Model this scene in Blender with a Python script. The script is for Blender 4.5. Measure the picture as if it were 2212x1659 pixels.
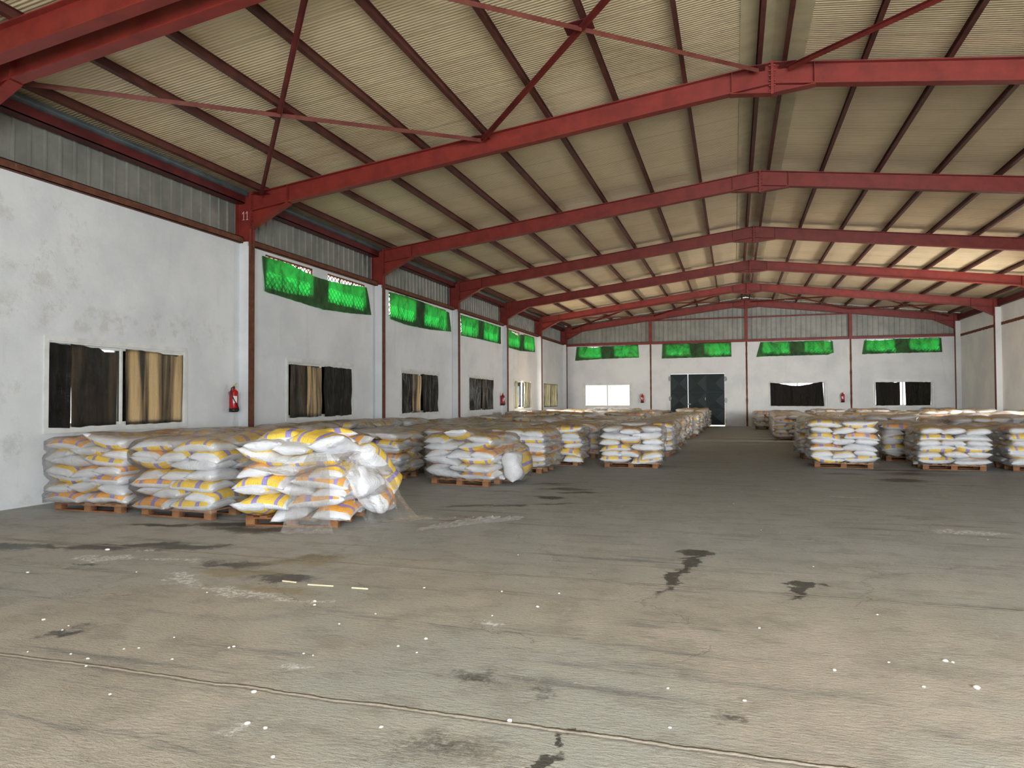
import bpy, bmesh, math, random
import numpy as np
from mathutils import Vector, Matrix, Euler, noise as mnoise
for o in list(bpy.data.objects): bpy.data.objects.remove(o)
random.seed(7); rng = np.random.RandomState(7)
SC = bpy.context.scene; COL = SC.collection
R_ = math.radians

# ------------------------------------------------------------------ camera
YAW, PITCH, ROLL, FPX = 0.3025, 0.0228, -0.0045, 1538.05
cam_d = bpy.data.cameras.new('camera'); cam = bpy.data.objects.new('camera', cam_d); COL.objects.link(cam)
cam_d.sensor_fit = 'HORIZONTAL'; cam_d.sensor_width = 36; cam_d.lens = FPX*36/2212
cam_d.clip_start = .05; cam_d.clip_end = 500
F = Vector((-math.sin(YAW)*math.cos(PITCH), math.cos(YAW)*math.cos(PITCH), math.sin(PITCH)))
R0 = Vector((math.cos(YAW), math.sin(YAW), 0)); U0 = R0.cross(F)
Rv = math.cos(ROLL)*R0+math.sin(ROLL)*U0; Uv = -math.sin(ROLL)*R0+math.cos(ROLL)*U0
M = Matrix((Rv, Uv, -F)).transposed().to_4x4(); M.translation = Vector((-0.6721, -12.7128, 1.5476))
cam.matrix_world = M
SC.camera = cam

# ------------------------------------------------------------------ light
SC.view_settings.view_transform = 'Standard'; SC.view_settings.look = 'None'
SC.view_settings.gamma = 1; SC.view_settings.use_curve_mapping = False
SC.view_settings.exposure = 0.0
SC.cycles.max_bounces = 6; SC.cycles.transparent_max_bounces = 8
SC.cycles.adaptive_threshold = .07
SC.cycles.diffuse_bounces = 4; SC.cycles.glossy_bounces = 2; SC.cycles.transmission_bounces = 4
w = bpy.data.worlds.new('sky'); SC.world = w; w.use_nodes = True
bg = w.node_tree.nodes['Background']; bg.inputs[0].default_value = (0.93, 0.97, 1.0, 1); bg.inputs[1].default_value = 2.8
def area(name, loc, rot, sx, sy, power, color):
    d = bpy.data.lights.new(name, 'AREA'); d.shape = 'RECTANGLE'; d.size = sx; d.size_y = sy; d.energy = power; d.color = color
    o = bpy.data.objects.new(name, d); COL.objects.link(o); o.location = loc; o.rotation_euler = rot; return o
# daylight in the unseen gate behind the camera and the half-open left window
area('daylight_gate', (3.6, -18.9, 2.5), (R_(82), 0, 0), 10.0, 4.7, 3350, (0.87, 0.945, 1.0))
area('added_side_fill', (10.66, 15.5, 2.0), (R_(22), R_(66), 0), 3.6, 4.6, 1600, (.97, .97, .97))  # unseen fill lamp added at the right wall to brighten the far end
area('daylight_far_side_window', (-10.80, 20.9, 1.85), (0, R_(-80), R_(18)), 1.2, .9, 900, (1.0, .92, .8))
sun_d = bpy.data.lights.new('sun', 'SUN'); sun = bpy.data.objects.new('sun', sun_d); COL.objects.link(sun)
sun_d.energy = 12.0; sun_d.angle = R_(.6); sun_d.color = (1, .93, .82)
sun.rotation_euler = Vector((-.48, .36, .80)).to_track_quat('Z', 'Y').to_euler()   # direction towards the sun: far left

# ------------------------------------------------------------------ tagging
def tag(o, label=None, cat=None, group=None, kind=None):
    if label: o['label'] = label
    if cat: o['category'] = cat
    if group: o['group'] = group
    if kind: o['kind'] = kind
    return o
def empty(name, loc=(0, 0, 0), rz=0):
    o = bpy.data.objects.new(name, None); COL.objects.link(o); o.location = loc; o.rotation_euler = (0, 0, rz)
    o.empty_display_size = .1
    return o

# ------------------------------------------------------------------ mesh builder
class MB:
    def __init__(s): s.v = []; s.f = []
    def add(s, vs, fs):
        n = len(s.v); s.v += [tuple(v) for v in vs]; s.f += [tuple(i+n for i in f) for f in fs]; return s
    def box(s, x0, x1, y0, y1, z0, z1):
        vs = [(x, y, z) for x in (x0, x1) for y in (y0, y1) for z in (z0, z1)]
        return s.add(vs, [(0, 1, 3, 2), (4, 6, 7, 5), (0, 4, 5, 1), (2, 3, 7, 6), (0, 2, 6, 4), (1, 5, 7, 3)])
    def prism(s, poly, a0, a1, ax=1):
        """poly: points in the two other axes; extruded along ax"""
        n = len(poly); vs = []
        for a in (a0, a1):
            for p, q in poly:
                vs.append({0: (a, p, q), 1: (p, a, q), 2: (p, q, a)}[ax])
        fs = [tuple(range(n)), tuple(range(2*n-1, n-1, -1))]+[(i, n+i, n+(i+1) % n, (i+1) % n) for i in range(n)]
        return s.add(vs, fs)
    def bar(s, p, q, w, h, up=(0, 0, 1), off=(0, 0)):
        p = Vector(p); q = Vector(q); d = (q-p).normalized(); r = d.cross(Vector(up)).normalized(); u = r.cross(d)
        vs = []
        for c in (p, q):
            for a, b in ((-1, -1), (1, -1), (1, 1), (-1, 1)): vs.append(c+r*(a*w/2+off[0])+u*(b*h/2+off[1]))
        return s.add(vs, [(0, 1, 2, 3), (7, 6, 5, 4), (0, 4, 5, 1), (1, 5, 6, 2), (2, 6, 7, 3), (3, 7, 4, 0)])
    def tube(s, pts, rad, n=10, caps=True):
        pts = [Vector(p) for p in pts]; rings = []
        rads = rad if isinstance(rad, (list, tuple)) else [rad]*len(pts)
        for i, p in enumerate(pts):
            d = (pts[min(i+1, len(pts)-1)]-pts[max(i-1, 0)]).normalized()
            a = Vector((0, 0, 1)) if abs(d.z) < .9 else Vector((1, 0, 0))
            r = d.cross(a).normalized(); u = r.cross(d)
            rings.append([p+(r*math.cos(2*math.pi*k/n)+u*math.sin(2*math.pi*k/n))*rads[i] for k in range(n)])
        vs = [v for r in rings for v in r]; fs = []
        for i in range(len(pts)-1):
            for k in range(n): fs.append((i*n+k, i*n+(k+1) % n, (i+1)*n+(k+1) % n, (i+1)*n+k))
        if caps: fs += [tuple(range(n-1, -1, -1)), tuple((len(pts)-1)*n+k for k in range(n))]
        return s.add(vs, fs)
    def lathe(s, prof, c=(0, 0, 0), n=20):
        vs = []; fs = []
        for r, z in prof:
            for k in range(n): vs.append((c[0]+r*math.cos(2*math.pi*k/n), c[1]+r*math.sin(2*math.pi*k/n), c[2]+z))
        for i in range(len(prof)-1):
            for k in range(n): fs.append((i*n+k, i*n+(k+1) % n, (i+1)*n+(k+1) % n, (i+1)*n+k))
        fs += [tuple(range(n-1, -1, -1)), tuple((len(prof)-1)*n+k for k in range(n))]
        return s.add(vs, fs)
    def grid(s, fn, nu, nv):
        vs = [fn(i/nu, j/nv) for j in range(nv+1) for i in range(nu+1)]
        fs = [(j*(nu+1)+i, j*(nu+1)+i+1, (j+1)*(nu+1)+i+1, (j+1)*(nu+1)+i) for j in range(nv) for i in range(nu)]
        return s.add(vs, fs)
    def mesh(s, name, m, smooth=False, fix=True):
        me = bpy.data.meshes.new(name); me.from_pydata([tuple(v) for v in s.v], [], s.f)
        if m: me.materials.append(m)
        if fix:
            b = bmesh.new(); b.from_mesh(me); bmesh.ops.recalc_face_normals(b, faces=b.faces); b.to_mesh(me); b.free()
        if smooth: me.shade_smooth()
        me.update(); return me
    def build(s, name, m, parent=None, smooth=False, loc=None, fix=True):
        o = bpy.data.objects.new(name, s.mesh(name, m, smooth, fix)); COL.objects.link(o)
        if parent: o.parent = parent
        if loc: o.location = loc
        return o

# ------------------------------------------------------------------ materials
def srgb(r, g, b):
    f = lambda c: (c/255/12.92 if c/255 <= .04045 else ((c/255+.055)/1.055)**2.4)
    return (f(r), f(g), f(b), 1)
class NT:
    def __init__(s, name):
        s.m = bpy.data.materials.new(name); s.m.use_nodes = True; s.t = s.m.node_tree; s.t.nodes.clear()
        s.out = s.n('ShaderNodeOutputMaterial')
    def n(s, ty, **kw):
        nd = s.t.nodes.new(ty)
        for k, v in kw.items(): setattr(nd, k, v)
        return nd
    def l(s, a, b): s.t.links.new(a, b)
    def inp(s, nd, key, v):
        if isinstance(v, bpy.types.NodeSocket): s.l(v, nd.inputs[key])
        else: nd.inputs[key].default_value = v
    def math(s, op, a, b=None, c=None, clamp=False):
        nd = s.n('ShaderNodeMath', operation=op); nd.use_clamp = clamp; s.inp(nd, 0, a)
        if b is not None: s.inp(nd, 1, b)
        if c is not None: s.inp(nd, 2, c)
        return nd.outputs[0]
    def vmath(s, op, a, b=None):
        nd = s.n('ShaderNodeVectorMath', operation=op); s.inp(nd, 0, a)
        if b is not None: s.inp(nd, 1, b)
        return nd.outputs[0]
    def coord(s, kind='Object'): return s.n('ShaderNodeTexCoord').outputs[kind]
    def noise(s, scale=5, detail=4, rough=.55, vec=None, stretch=None, distortion=0, color=False):
        nd = s.n('ShaderNodeTexNoise'); v = vec if vec is not None else s.coord()
        if stretch is not None: v = s.vmath('MULTIPLY', v, stretch)
        s.l(v, nd.inputs['Vector']); nd.inputs['Scale'].default_value = scale; nd.inputs['Detail'].default_value = detail
        nd.inputs['Roughness'].default_value = rough; nd.inputs['Distortion'].default_value = distortion
        return nd.outputs['Color' if color else 'Fac']
    def ramp(s, fac, lo, hi, a=0.0, b=1.0):
        nd = s.n('ShaderNodeMapRange'); nd.interpolation_type = 'SMOOTHSTEP'; s.inp(nd, 0, fac)
        nd.inputs[1].default_value = lo; nd.inputs[2].default_value = hi; nd.inputs[3].default_value = a; nd.inputs[4].default_value = b
        return nd.outputs[0]
    def mix(s, fac, a, b, mode='MIX'):
        nd = s.n('ShaderNodeMix', data_type='RGBA', blend_type=mode)
        s.inp(nd, 0, fac); s.inp(nd, 6, a); s.inp(nd, 7, b); return nd.outputs[2]
    def bump(s, h, strength=.3, dist=.02, normal=None):
        nd = s.n('ShaderNodeBump'); s.inp(nd, 'Height', h); nd.inputs['Strength'].default_value = strength; nd.inputs['Distance'].default_value = dist
        if normal is not None: s.l(normal, nd.inputs['Normal'])
        return nd.outputs[0]
    def pbr(s, color, rough=.6, metal=0, normal=None, spec=.5, link=True, coat=0):
        nd = s.n('ShaderNodeBsdfPrincipled'); s.inp(nd, 'Base Color', color); s.inp(nd, 'Roughness', rough); s.inp(nd, 'Metallic', metal)
        nd.inputs['Specular IOR Level'].default_value = spec; nd.inputs['Coat Weight'].default_value = coat
        if normal is not None: s.l(normal, nd.inputs['Normal'])
        if link: s.l(nd.outputs[0], s.out.inputs[0])
        return nd.outputs[0]
    def sep(s, v):
        nd = s.n('ShaderNodeSeparateXYZ'); s.l(v, nd.inputs[0]); return nd.outputs

def m_paint(name, c1, c2, rough=.45, rust=None, nscale=3, metal=0, spec=.4):
    t = NT(name); n = t.noise(nscale, 5, .6); c = t.mix(t.ramp(n, .35, .7), c1, c2)
    if rust:
        c = t.mix(t.ramp(t.noise(9, 6, .7), rust[1], rust[1]+.12), c, rust[0])
    t.pbr(c, rough, metal, t.bump(t.noise(60, 3), .08, .005), spec); return t.m
RED = m_paint('red_oxide_steel', srgb(132, 48, 39), srgb(114, 40, 34), .45, (srgb(164, 92, 78), .69))
REDEDGE = RED
DBR = m_paint('brace_dark_red_steel', srgb(112, 42, 36), srgb(90, 32, 28), .5)
DRED = m_paint('dark_red_steel', srgb(96, 34, 32), srgb(74, 26, 26), .5)
RUST = m_paint('rusty_brown_steel', srgb(108, 66, 46), srgb(86, 50, 36), .8, (srgb(140, 98, 66), .6), 6)
BRN = m_paint('purlin_brown_steel', srgb(92, 50, 42), srgb(70, 36, 30), .5)
BRACE = m_paint('brace_red_steel', srgb(116, 64, 54), srgb(96, 48, 40), .5)
GUT = m_paint('gutter_grey_steel', srgb(82, 90, 90), srgb(62, 70, 72), .4, (srgb(140, 148, 146), .70))
ALU = m_paint('white_aluminium', srgb(216, 216, 212), srgb(198, 198, 194), .4)
BLACKP = m_paint('black_plastic', srgb(22, 22, 24), srgb(30, 30, 32), .35)
CHALK = m_paint('chalk', srgb(235, 200, 190), srgb(225, 190, 180), .9)
FIRE = m_paint('extinguisher_red', srgb(176, 20, 26), srgb(150, 14, 22), .18, None, 3, 0, .6)
YEL = m_paint('brass_yellow', srgb(214, 196, 70), srgb(190, 160, 60), .35)
STEEL = m_paint('galvanised_steel', srgb(140, 140, 136), srgb(110, 110, 108), .4, None, 4, .6)
DOORG = m_paint('dark_green_steel', srgb(12, 34, 34), srgb(8, 26, 27), .5, None, 2)
SIGNW = m_paint('label_white', srgb(225, 220, 215), srgb(210, 205, 200), .6)

def m_plaster():
    t = NT('white_plaster'); co = t.coord(); x, y, z = t.sep(co)
    n1 = t.noise(.7, 5, .6, co); n2 = t.noise(3.2, 8, .7, co)
    c = t.mix(t.ramp(n1, .35, .7), srgb(222, 223, 223), srgb(206, 208, 210))
    # damp stains and peeling, mostly a band about 3 m high in the near bay
    band = t.math('MULTIPLY', t.ramp(z, 2.55, 2.8), t.ramp(z, 3.35, 2.95))
    low = t.ramp(z, .5, .0)
    near = t.ramp(y, 1.0, -2.5)
    m = t.math('MULTIPLY', t.ramp(n2, .48, .62), t.math('MAXIMUM', t.math('MULTIPLY', band, near), t.math('MULTIPLY', low, .6)))
    m2 = t.math('MULTIPLY', t.ramp(t.noise(1.6, 7, .75, co), .52, .66), t.math('MULTIPLY', near, t.ramp(y, -2.6, -4.4)))
    c = t.mix(t.math('MULTIPLY', t.math('MAXIMUM', m, m2), .45), c, srgb(178, 175, 166))
    streak = t.noise(2.5, 4, .6, co, (1, 1, .12))
    c = t.mix(t.math('MULTIPLY', t.ramp(streak, .6, .75), .25), c, srgb(180, 176, 166))
    h = t.math('ADD', t.math('MULTIPLY', t.noise(6, 8, .7, co), .8), t.math('MULTIPLY', t.math('MAXIMUM', m, m2), .6))
    t.pbr(c, .85, 0, t.bump(h, .35, .02), .2); return t.m
PLASTER = m_plaster()

def m_sheet():
    t = NT('grey_profiled_sheet'); n = t.noise(2, 5, .6); st = t.noise(3, 4, .6, None, (1, 1, .06))
    c = t.mix(t.ramp(n, .3, .7), srgb(144, 143, 134), srgb(124, 124, 117)); c = t.mix(t.math('MULTIPLY', t.ramp(st, .5, .7), .4), c, srgb(168, 158, 146))
    t.pbr(c, .42, .25, None, .4); return t.m
SHEET = m_sheet()

def m_ceiling():
    t = NT('cream_sandwich_panel'); co = t.coord(); x, y, z = t.sep(co)
    fy = t.math('FRACT', t.math('ADD', y, 100.0))                       # panel joint every metre
    joint = t.math('LESS_THAN', t.math('ABSOLUTE', t.math('SUBTRACT', fy, .5)), .006)
    rib = t.math('SINE', t.math('MULTIPLY', y, 2*math.pi/.0625))
    n = t.noise(.8, 4, .6, co)
    c = t.mix(t.ramp(n, .3, .7), srgb(224, 206, 168), srgb(210, 193, 157))
    c = t.mix(t.math('MULTIPLY', joint, .7), c, srgb(140, 128, 104))
    h = t.math('ADD', t.math('MULTIPLY', rib, .5), t.math('MULTIPLY', joint, -2.0))
    h = t.math('ADD', h, t.math('MULTIPLY', t.noise(5, 3, .5, co, (.25, 1, 1)), 2.2))
    t.pbr(c, .23, 0, t.bump(h, .8, .008), .6); return t.m
CEIL = m_ceiling()
RIDGE = m_paint('ridge_cap_sheet', srgb(190, 178, 142), srgb(174, 162, 130), .4)

STAINS = [  # x, y, rx, ry, angle, strength  (dark oily / wet marks)
 (-7.95,-6.95,.62,.16,8,.8), (-6.9,-6.62,.95,.16,22,.75), (-6.25,-6.5,.55,.18,25,.7), (-7.55,-5.45,.62,.13,10,.75), (-6.8,-5.2,.55,.22,8,.8),
 (-6.2,-5.4,.9,.3,5,.6), (-5.2,-7.0,.5,.17,5,.65), (-4.75,-6.65,.75,.2,40,.4), (-4.45,-7.35,.3,.16,10,.8), (-6.6,-7.35,.25,.06,10,.6),
 (-3.46,-1.72,.26,.2,0,.95), (-3.5,-.6,.55,.22,5,.8), (-3.2,-1.0,.45,.16,12,.75), (-3.9,.1,.5,.25,10,.6), (-4.4,-2.9,.6,.16,25,.6), (-3.85,-2.7,.3,.14,10,.7),
 (-3.25,-2.4,.5,.1,20,.5), (-4.4,-1.2,.6,.15,0,.35), (-2.7,-2.9,.5,.08,5,.35),
 (-1.04,-5.25,.17,.2,0,1.0), (-1.09,-5.65,.085,.36,-10,.95), (-1.17,-6.3,.08,.6,-5,.8), (-1.28,-6.9,.06,.35,-18,.45),
 (-.12,-6.26,.1,.13,0,1.0), (-.19,-6.55,.07,.3,-8,.85),
 (1.45,3.4,.45,.28,5,.9), (2.4,2.35,.55,.35,0,1.0), (3.1,1.75,.55,.12,5,.6), (3.0,3.7,1.2,.5,0,.55), (2.8,4.4,2.0,.25,0,.5), (-2.6,4.1,1.2,.4,0,.5),
 (-1.5,-9.74,.07,.17,-25,1.0), (-1.42,-9.5,.04,.05,0,.9), (-1.36,-9.42,.035,.04,0,.8), (-1.9,-9.75,.55,.26,5,.35), (-.75,-9.08,.13,.14,0,.4), (-2.05,-8.95,.3,.1,0,.4), (-1.62,-9.08,.07,.18,20,.35),
 (-5.0,-9.0,.25,.12,30,.5), (-8.0,-8.0,.3,.12,10,.4), (1.2,-5.3,.5,.05,10,.35), (.6,-3.0,.8,.07,8,.3), (.15,-4.3,.9,.08,0,.3)]
WHITES = [(-6.7,-7.15,.32,.1,15,.9), (-5.25,-7.6,.3,.13,-25,.9), (-4.55,-7.85,.5,.09,-12,.8), (-3.95,-7.9,.35,.06,12,.6), (-6.55,-6.72,.07,.04,0,1), (-5.95,-7.0,.4,.05,0,.5),
 (-2.9,-9.85,.16,.10,0,.3), (1.85,-3.3,.45,.16,0,.6), (1.0,-.4,.5,.1,0,.3), (-3.1,-9.1,.16,.07,35,.5), (-2.3,-8.0,.14,.07,0,.5)]
def stainmask(t, v, lst):
    acc = None
    for x, y, rx, ry, a, s in lst:
        mp = t.n('ShaderNodeMapping', vector_type='TEXTURE'); t.l(v, mp.inputs[0])
        mp.inputs['Location'].default_value = (x, y, 0); mp.inputs['Rotation'].default_value = (0, 0, R_(a)); mp.inputs['Scale'].default_value = (rx*1.25, ry*1.25, 1)
        L = t.n('ShaderNodeVectorMath', operation='LENGTH'); t.l(mp.outputs[0], L.inputs[0])
        q = t.math('MULTIPLY_ADD', L.outputs['Value'], -s*1.6, s*1.6)
        acc = q if acc is None else t.math('MAXIMUM', acc, q)
    return t.math('MINIMUM', t.math('MAXIMUM', acc, 0), 1)
def m_floor():
    t = NT('concrete_floor'); co = t.coord(); x, y, z = t.sep(co)
    _n = t.noise
    def noise2(*k, **kw):
        r = _n(*k, **kw); r.node.noise_dimensions = '2D'; r.node.inputs['Detail'].default_value = min(5, r.node.inputs['Detail'].default_value); return r
    t.noise = noise2
    wob = t.n('ShaderNodeVectorMath', operation='MULTIPLY_ADD')
    t.l(t.noise(2.6, 6, .65, co, color=True), wob.inputs[0]); wob.inputs[1].default_value = (.55, .55, 0); 
    sh = t.vmath('SUBTRACT', co, (.275, .275, 0)); t.l(sh, wob.inputs[2])
    flat = t.vmath('MULTIPLY', wob.outputs[0], (1, 1, 0))
    dark = stainmask(t, flat, STAINS); white = stainmask(t, flat, WHITES)
    n1 = t.noise(.32, 5, .6, co); n2 = t.noise(1.3, 7, .65, co, (1, .6, 1)); n3 = t.noise(14, 6, .7, co); n4 = t.noise(55, 4, .7, co)
    grey = t.mix(t.ramp(n2, .3, .72), srgb(176, 177, 172), srgb(162, 164, 160))
    brown = t.mix(t.ramp(n2, .3, .72), srgb(192, 182, 167), srgb(176, 166, 152))
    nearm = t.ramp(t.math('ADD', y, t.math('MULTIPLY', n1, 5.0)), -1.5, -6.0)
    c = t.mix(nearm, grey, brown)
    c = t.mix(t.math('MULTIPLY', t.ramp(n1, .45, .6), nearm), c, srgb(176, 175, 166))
    # darker, cooler floor further into the hall: gate light's falloff painted in
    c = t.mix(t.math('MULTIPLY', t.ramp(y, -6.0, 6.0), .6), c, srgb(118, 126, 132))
    c = t.mix(t.math('MULTIPLY', t.ramp(t.noise(2.6, 8, .72, t.vmath('ADD', co, (5, 2, 0)), (.8, 1.3, 1)), .46, .68), .42), c, srgb(132, 124, 113))
    scr = t.noise(1.6, 7, .75, co, (.22, 2.2, 1)); c = t.mix(t.math('MULTIPLY', t.ramp(scr, .55, .72), .7), c, srgb(112, 112, 110))
    scr2 = t.noise(2.3, 8, .75, t.vmath('ADD', co, (9, 4, 0)), (.5, 2.6, 1)); c = t.mix(t.math('MULTIPLY', t.ramp(scr2, .58, .74), .55), c, srgb(194, 187, 176))
    scr3 = t.noise(3.5, 8, .75, t.vmath('ADD', co, (3, 7, 0)), (2.2, .7, 1)); c = t.mix(t.math('MULTIPLY', t.ramp(scr3, .62, .74), .5), c, srgb(204, 194, 180))
    c = t.mix(t.math('MULTIPLY', t.ramp(n3, .35, .75), .25), c, srgb(190, 180, 166))
    grain = t.math('ADD', t.math('MULTIPLY', t.noise(26, 6, .75, co), .8), t.math('MULTIPLY', n4, .4))
    dmask = t.math('MULTIPLY', t.ramp(dark, .08, .7), t.ramp(t.math('ADD', grain, t.math('MULTIPLY', dark, .55)), .66, .95))
    c = t.mix(t.math('MULTIPLY', dmask, .86), c, srgb(46, 45, 41))
    oc = stainmask(t, flat, [(-4.95,-7.25,.45,.16,8,1.0), (-4.3,-7.65,.5,.14,5,.8), (-4.7,-6.7,.5,.25,35,.8)])
    c = t.mix(t.math('MULTIPLY', t.ramp(oc, .1, .9), .5), c, srgb(150, 130, 76))
    wm = t.math('MULTIPLY', t.ramp(white, .1, .6), t.ramp(t.noise(24, 6, .75, co), .42, .6))
    c = t.mix(wm, c, srgb(238, 236, 230))
    # slab joints
    jh = None; jw = t.math('MULTIPLY', t.math('SUBTRACT', t.noise(1.2, 6, .7, co), .5), .09)
    for y0, wd in ((-9.424, .013), (-6.642, .010)):
        d = t.math('ABSOLUTE', t.math('SUBTRACT', t.math('ADD', y, jw), y0)); q = t.ramp(d, wd*1.6, wd*.3)
        jh = q if jh is None else t.math('MAXIMUM', jh, q)
    for y0 in (-9.445, -6.66):  # darker line painted as the shadow beside each raised joint
        d = t.math('ABSOLUTE', t.math('SUBTRACT', t.math('ADD', y, jw), y0)); q = t.ramp(d, .02, .004)
        c = t.mix(t.math('MULTIPLY', q, .7), c, srgb(116, 104, 90))
    c = t.mix(t.math('MULTIPLY', jh, .6), c, srgb(212, 200, 182))
    # fine cracks and curved scratches
    vo = t.n('ShaderNodeTexVoronoi', feature='DISTANCE_TO_EDGE'); t.l(t.vmath('MULTIPLY', flat, (.35, .35, 0)), vo.inputs[0]); vo.inputs['Scale'].default_value = 1.0
    crack = t.math('MULTIPLY', t.ramp(vo.outputs[0], .006, .001), t.ramp(t.noise(.9, 3, .5, co), .5, .58))
    c = t.mix(t.math('MULTIPLY', crack, .25), c, srgb(130, 120, 106))
    h = t.math('ADD', t.math('MULTIPLY', n3, .35), t.math('MULTIPLY', t.noise(30, 5, .7, co, (.6, 1.6, 1)), .75))
    h = t.math('ADD', h, t.math('MULTIPLY', jh, 1.2)); h = t.math('SUBTRACT', h, t.math('MULTIPLY', crack, .3))
    c = t.mix(t.math('MULTIPLY', t.ramp(t.noise(90, 3, .7, co), .58, .7), .35), c, srgb(96, 90, 82))
    rough = t.math('SUBTRACT', t.ramp(n2, .3, .7, .62, .50), t.math('MULTIPLY', dmask, .22))
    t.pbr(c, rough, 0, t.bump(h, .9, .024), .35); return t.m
FLOOR = m_floor()

def m_sack():
    t = NT('woven_sack'); uv = t.coord('UV'); u, v, _ = t.sep(uv)
    var = t.math('FLOOR', t.math('MULTIPLY', u, .5)); uu = t.math('SUBTRACT', u, t.math('MULTIPLY', var, 2.0))
    top = t.math('LESS_THAN', v, 1.0)
    inu = t.math('MULTIPLY', t.math('GREATER_THAN', uu, .12), t.math('LESS_THAN', uu, .88))
    inv = t.math('MULTIPLY', t.math('GREATER_THAN', v, .014), t.math('LESS_THAN', v, .966))
    isprint = t.math('MULTIPLY', t.math('MULTIPLY', top, t.math('MULTIPLY', inu, inv)), t.math('LESS_THAN', var, 1.5))
    orange = t.math('MULTIPLY', t.math('GREATER_THAN', var, .5), 1.0)
    pc = t.mix(orange, srgb(250, 210, 82), srgb(248, 178, 84))
    def within(a, b): return t.math('MULTIPLY', t.math('GREATER_THAN', uu, a), t.math('LESS_THAN', uu, b))
    bandm = t.math('MAXIMUM', within(.24, .31), within(.56, .66))
    pc = t.mix(bandm, pc, srgb(160, 148, 206))
    # broken rows of small printing on the coloured panel
    tx = t.noise(34, 2, .5, t.vmath('MULTIPLY', uv, (1.0, .5, 0))); rows = t.math('GREATER_THAN', t.math('SINE', t.math('MULTIPLY', v, 38.0)), .55)
    txm = t.math('MULTIPLY', t.math('MULTIPLY', rows, t.ramp(tx, .56, .62)), t.math('MULTIPLY', within(.68, .86), t.math('MULTIPLY', t.math('GREATER_THAN', v, .3), t.math('LESS_THAN', v, .7))))
    pc = t.mix(t.math('MULTIPLY', txm, .7), pc, srgb(120, 70, 60))
    edge = t.math('MULTIPLY', isprint, t.math('LESS_THAN', t.math('ABSOLUTE', t.math('SUBTRACT', t.math('ABSOLUTE', t.math('SUBTRACT', v, .5)), .35)), .008))
    pc = t.mix(t.math('MULTIPLY', edge, .8), pc, srgb(190, 170, 200))
    base = t.mix(t.ramp(t.noise(4, 4, .6), .3, .7), srgb(236, 236, 238), srgb(220, 220, 224))
    c = t.mix(isprint, base, pc)
    wr = t.noise(9, 4, .6, None, (.5, 1, 1)); 
    wv = t.noise(7, 3, .6, uv, (1.0, .55, 1)); h = t.math('ADD', t.math('MULTIPLY', wr, .5), t.math('MULTIPLY', t.noise(22, 3, .6, uv, (2.2, .25, 1)), .8))
    t.pbr(c, .38, 0, t.bump(h, .8, .022), .45); return t.m
SACK = m_sack()

def m_film(name='clear_stretch_film', haze=.022, refl=.09, scale=1.0, ceiling_tint=.5):
    t = NT(name); co = t.coord()
    h = t.math('ADD', t.math('MULTIPLY', t.noise(5*scale, 5, .65, co, (1, 1, 2.6), 1.2), 1.0), t.math('MULTIPLY', t.noise(19*scale, 4, .6, co, (1, 1, 1.6), .8), .35))
    nb = t.bump(h, .95 if scale > 1 else .7, .06 if scale > 1 else .03)
    tr = t.n('ShaderNodeBsdfTransparent'); tr.inputs[0].default_value = (.99, .985, .98, 1)
    gl = t.n('ShaderNodeBsdfGlossy'); gl.inputs['Roughness'].default_value = .07 if scale > 1 else .13; gl.inputs['Color'].default_value = (.96, .96, .96, 1); t.l(nb, gl.inputs['Normal'])
    df = t.n('ShaderNodeBsdfDiffuse'); df.inputs[0].default_value = (.86, .84, .80, 1); t.l(nb, df.inputs['Normal'])
    fr = t.n('ShaderNodeFresnel'); fr.inputs['IOR'].default_value = 1.5; t.l(nb, fr.inputs['Normal'])
    f2 = t.math('MINIMUM', t.math('MULTIPLY_ADD', fr.outputs[0], .62, refl-.08, clamp=True), .34 if scale > 1 else .9)
    ge = t.n('ShaderNodeNewGeometry'); nz_ = t.sep(ge.outputs['Normal'])[2]      # ceiling's tan reflection painted on the film's upward faces
    dm = t.math('MULTIPLY', t.ramp(nz_, .25, .9), t.ramp(t.noise(4, 5, .7, co), .3, .7, ceiling_tint*.55, ceiling_tint*1.1))
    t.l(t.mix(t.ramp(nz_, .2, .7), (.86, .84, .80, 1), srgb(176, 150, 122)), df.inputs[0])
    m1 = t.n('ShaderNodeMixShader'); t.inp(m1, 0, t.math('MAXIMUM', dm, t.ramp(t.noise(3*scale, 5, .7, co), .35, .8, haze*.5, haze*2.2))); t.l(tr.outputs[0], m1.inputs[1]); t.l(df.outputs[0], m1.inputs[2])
    m2 = t.n('ShaderNodeMixShader'); t.l(f2, m2.inputs[0]); t.l(m1.outputs[0], m2.inputs[1]); t.l(gl.outputs[0], m2.inputs[2])
    t.l(m2.outputs[0], t.out.inputs[0]); return t.m
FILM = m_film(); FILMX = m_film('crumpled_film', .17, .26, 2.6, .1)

def m_wood():
    t = NT('pallet_wood'); n = t.noise(3, 5, .6, None, (1, 12, 6)); n2 = t.noise(1.3, 3, .5)
    c = t.mix(t.ramp(n, .3, .7), srgb(132, 84, 56), srgb(88, 54, 38)); c = t.mix(t.math('MULTIPLY', t.ramp(n2, .4, .65), .6), c, srgb(186, 140, 96))
    t.pbr(c, .8, 0, t.bump(n, .3, .01), .2); return t.m
WOOD = m_wood()

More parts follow.
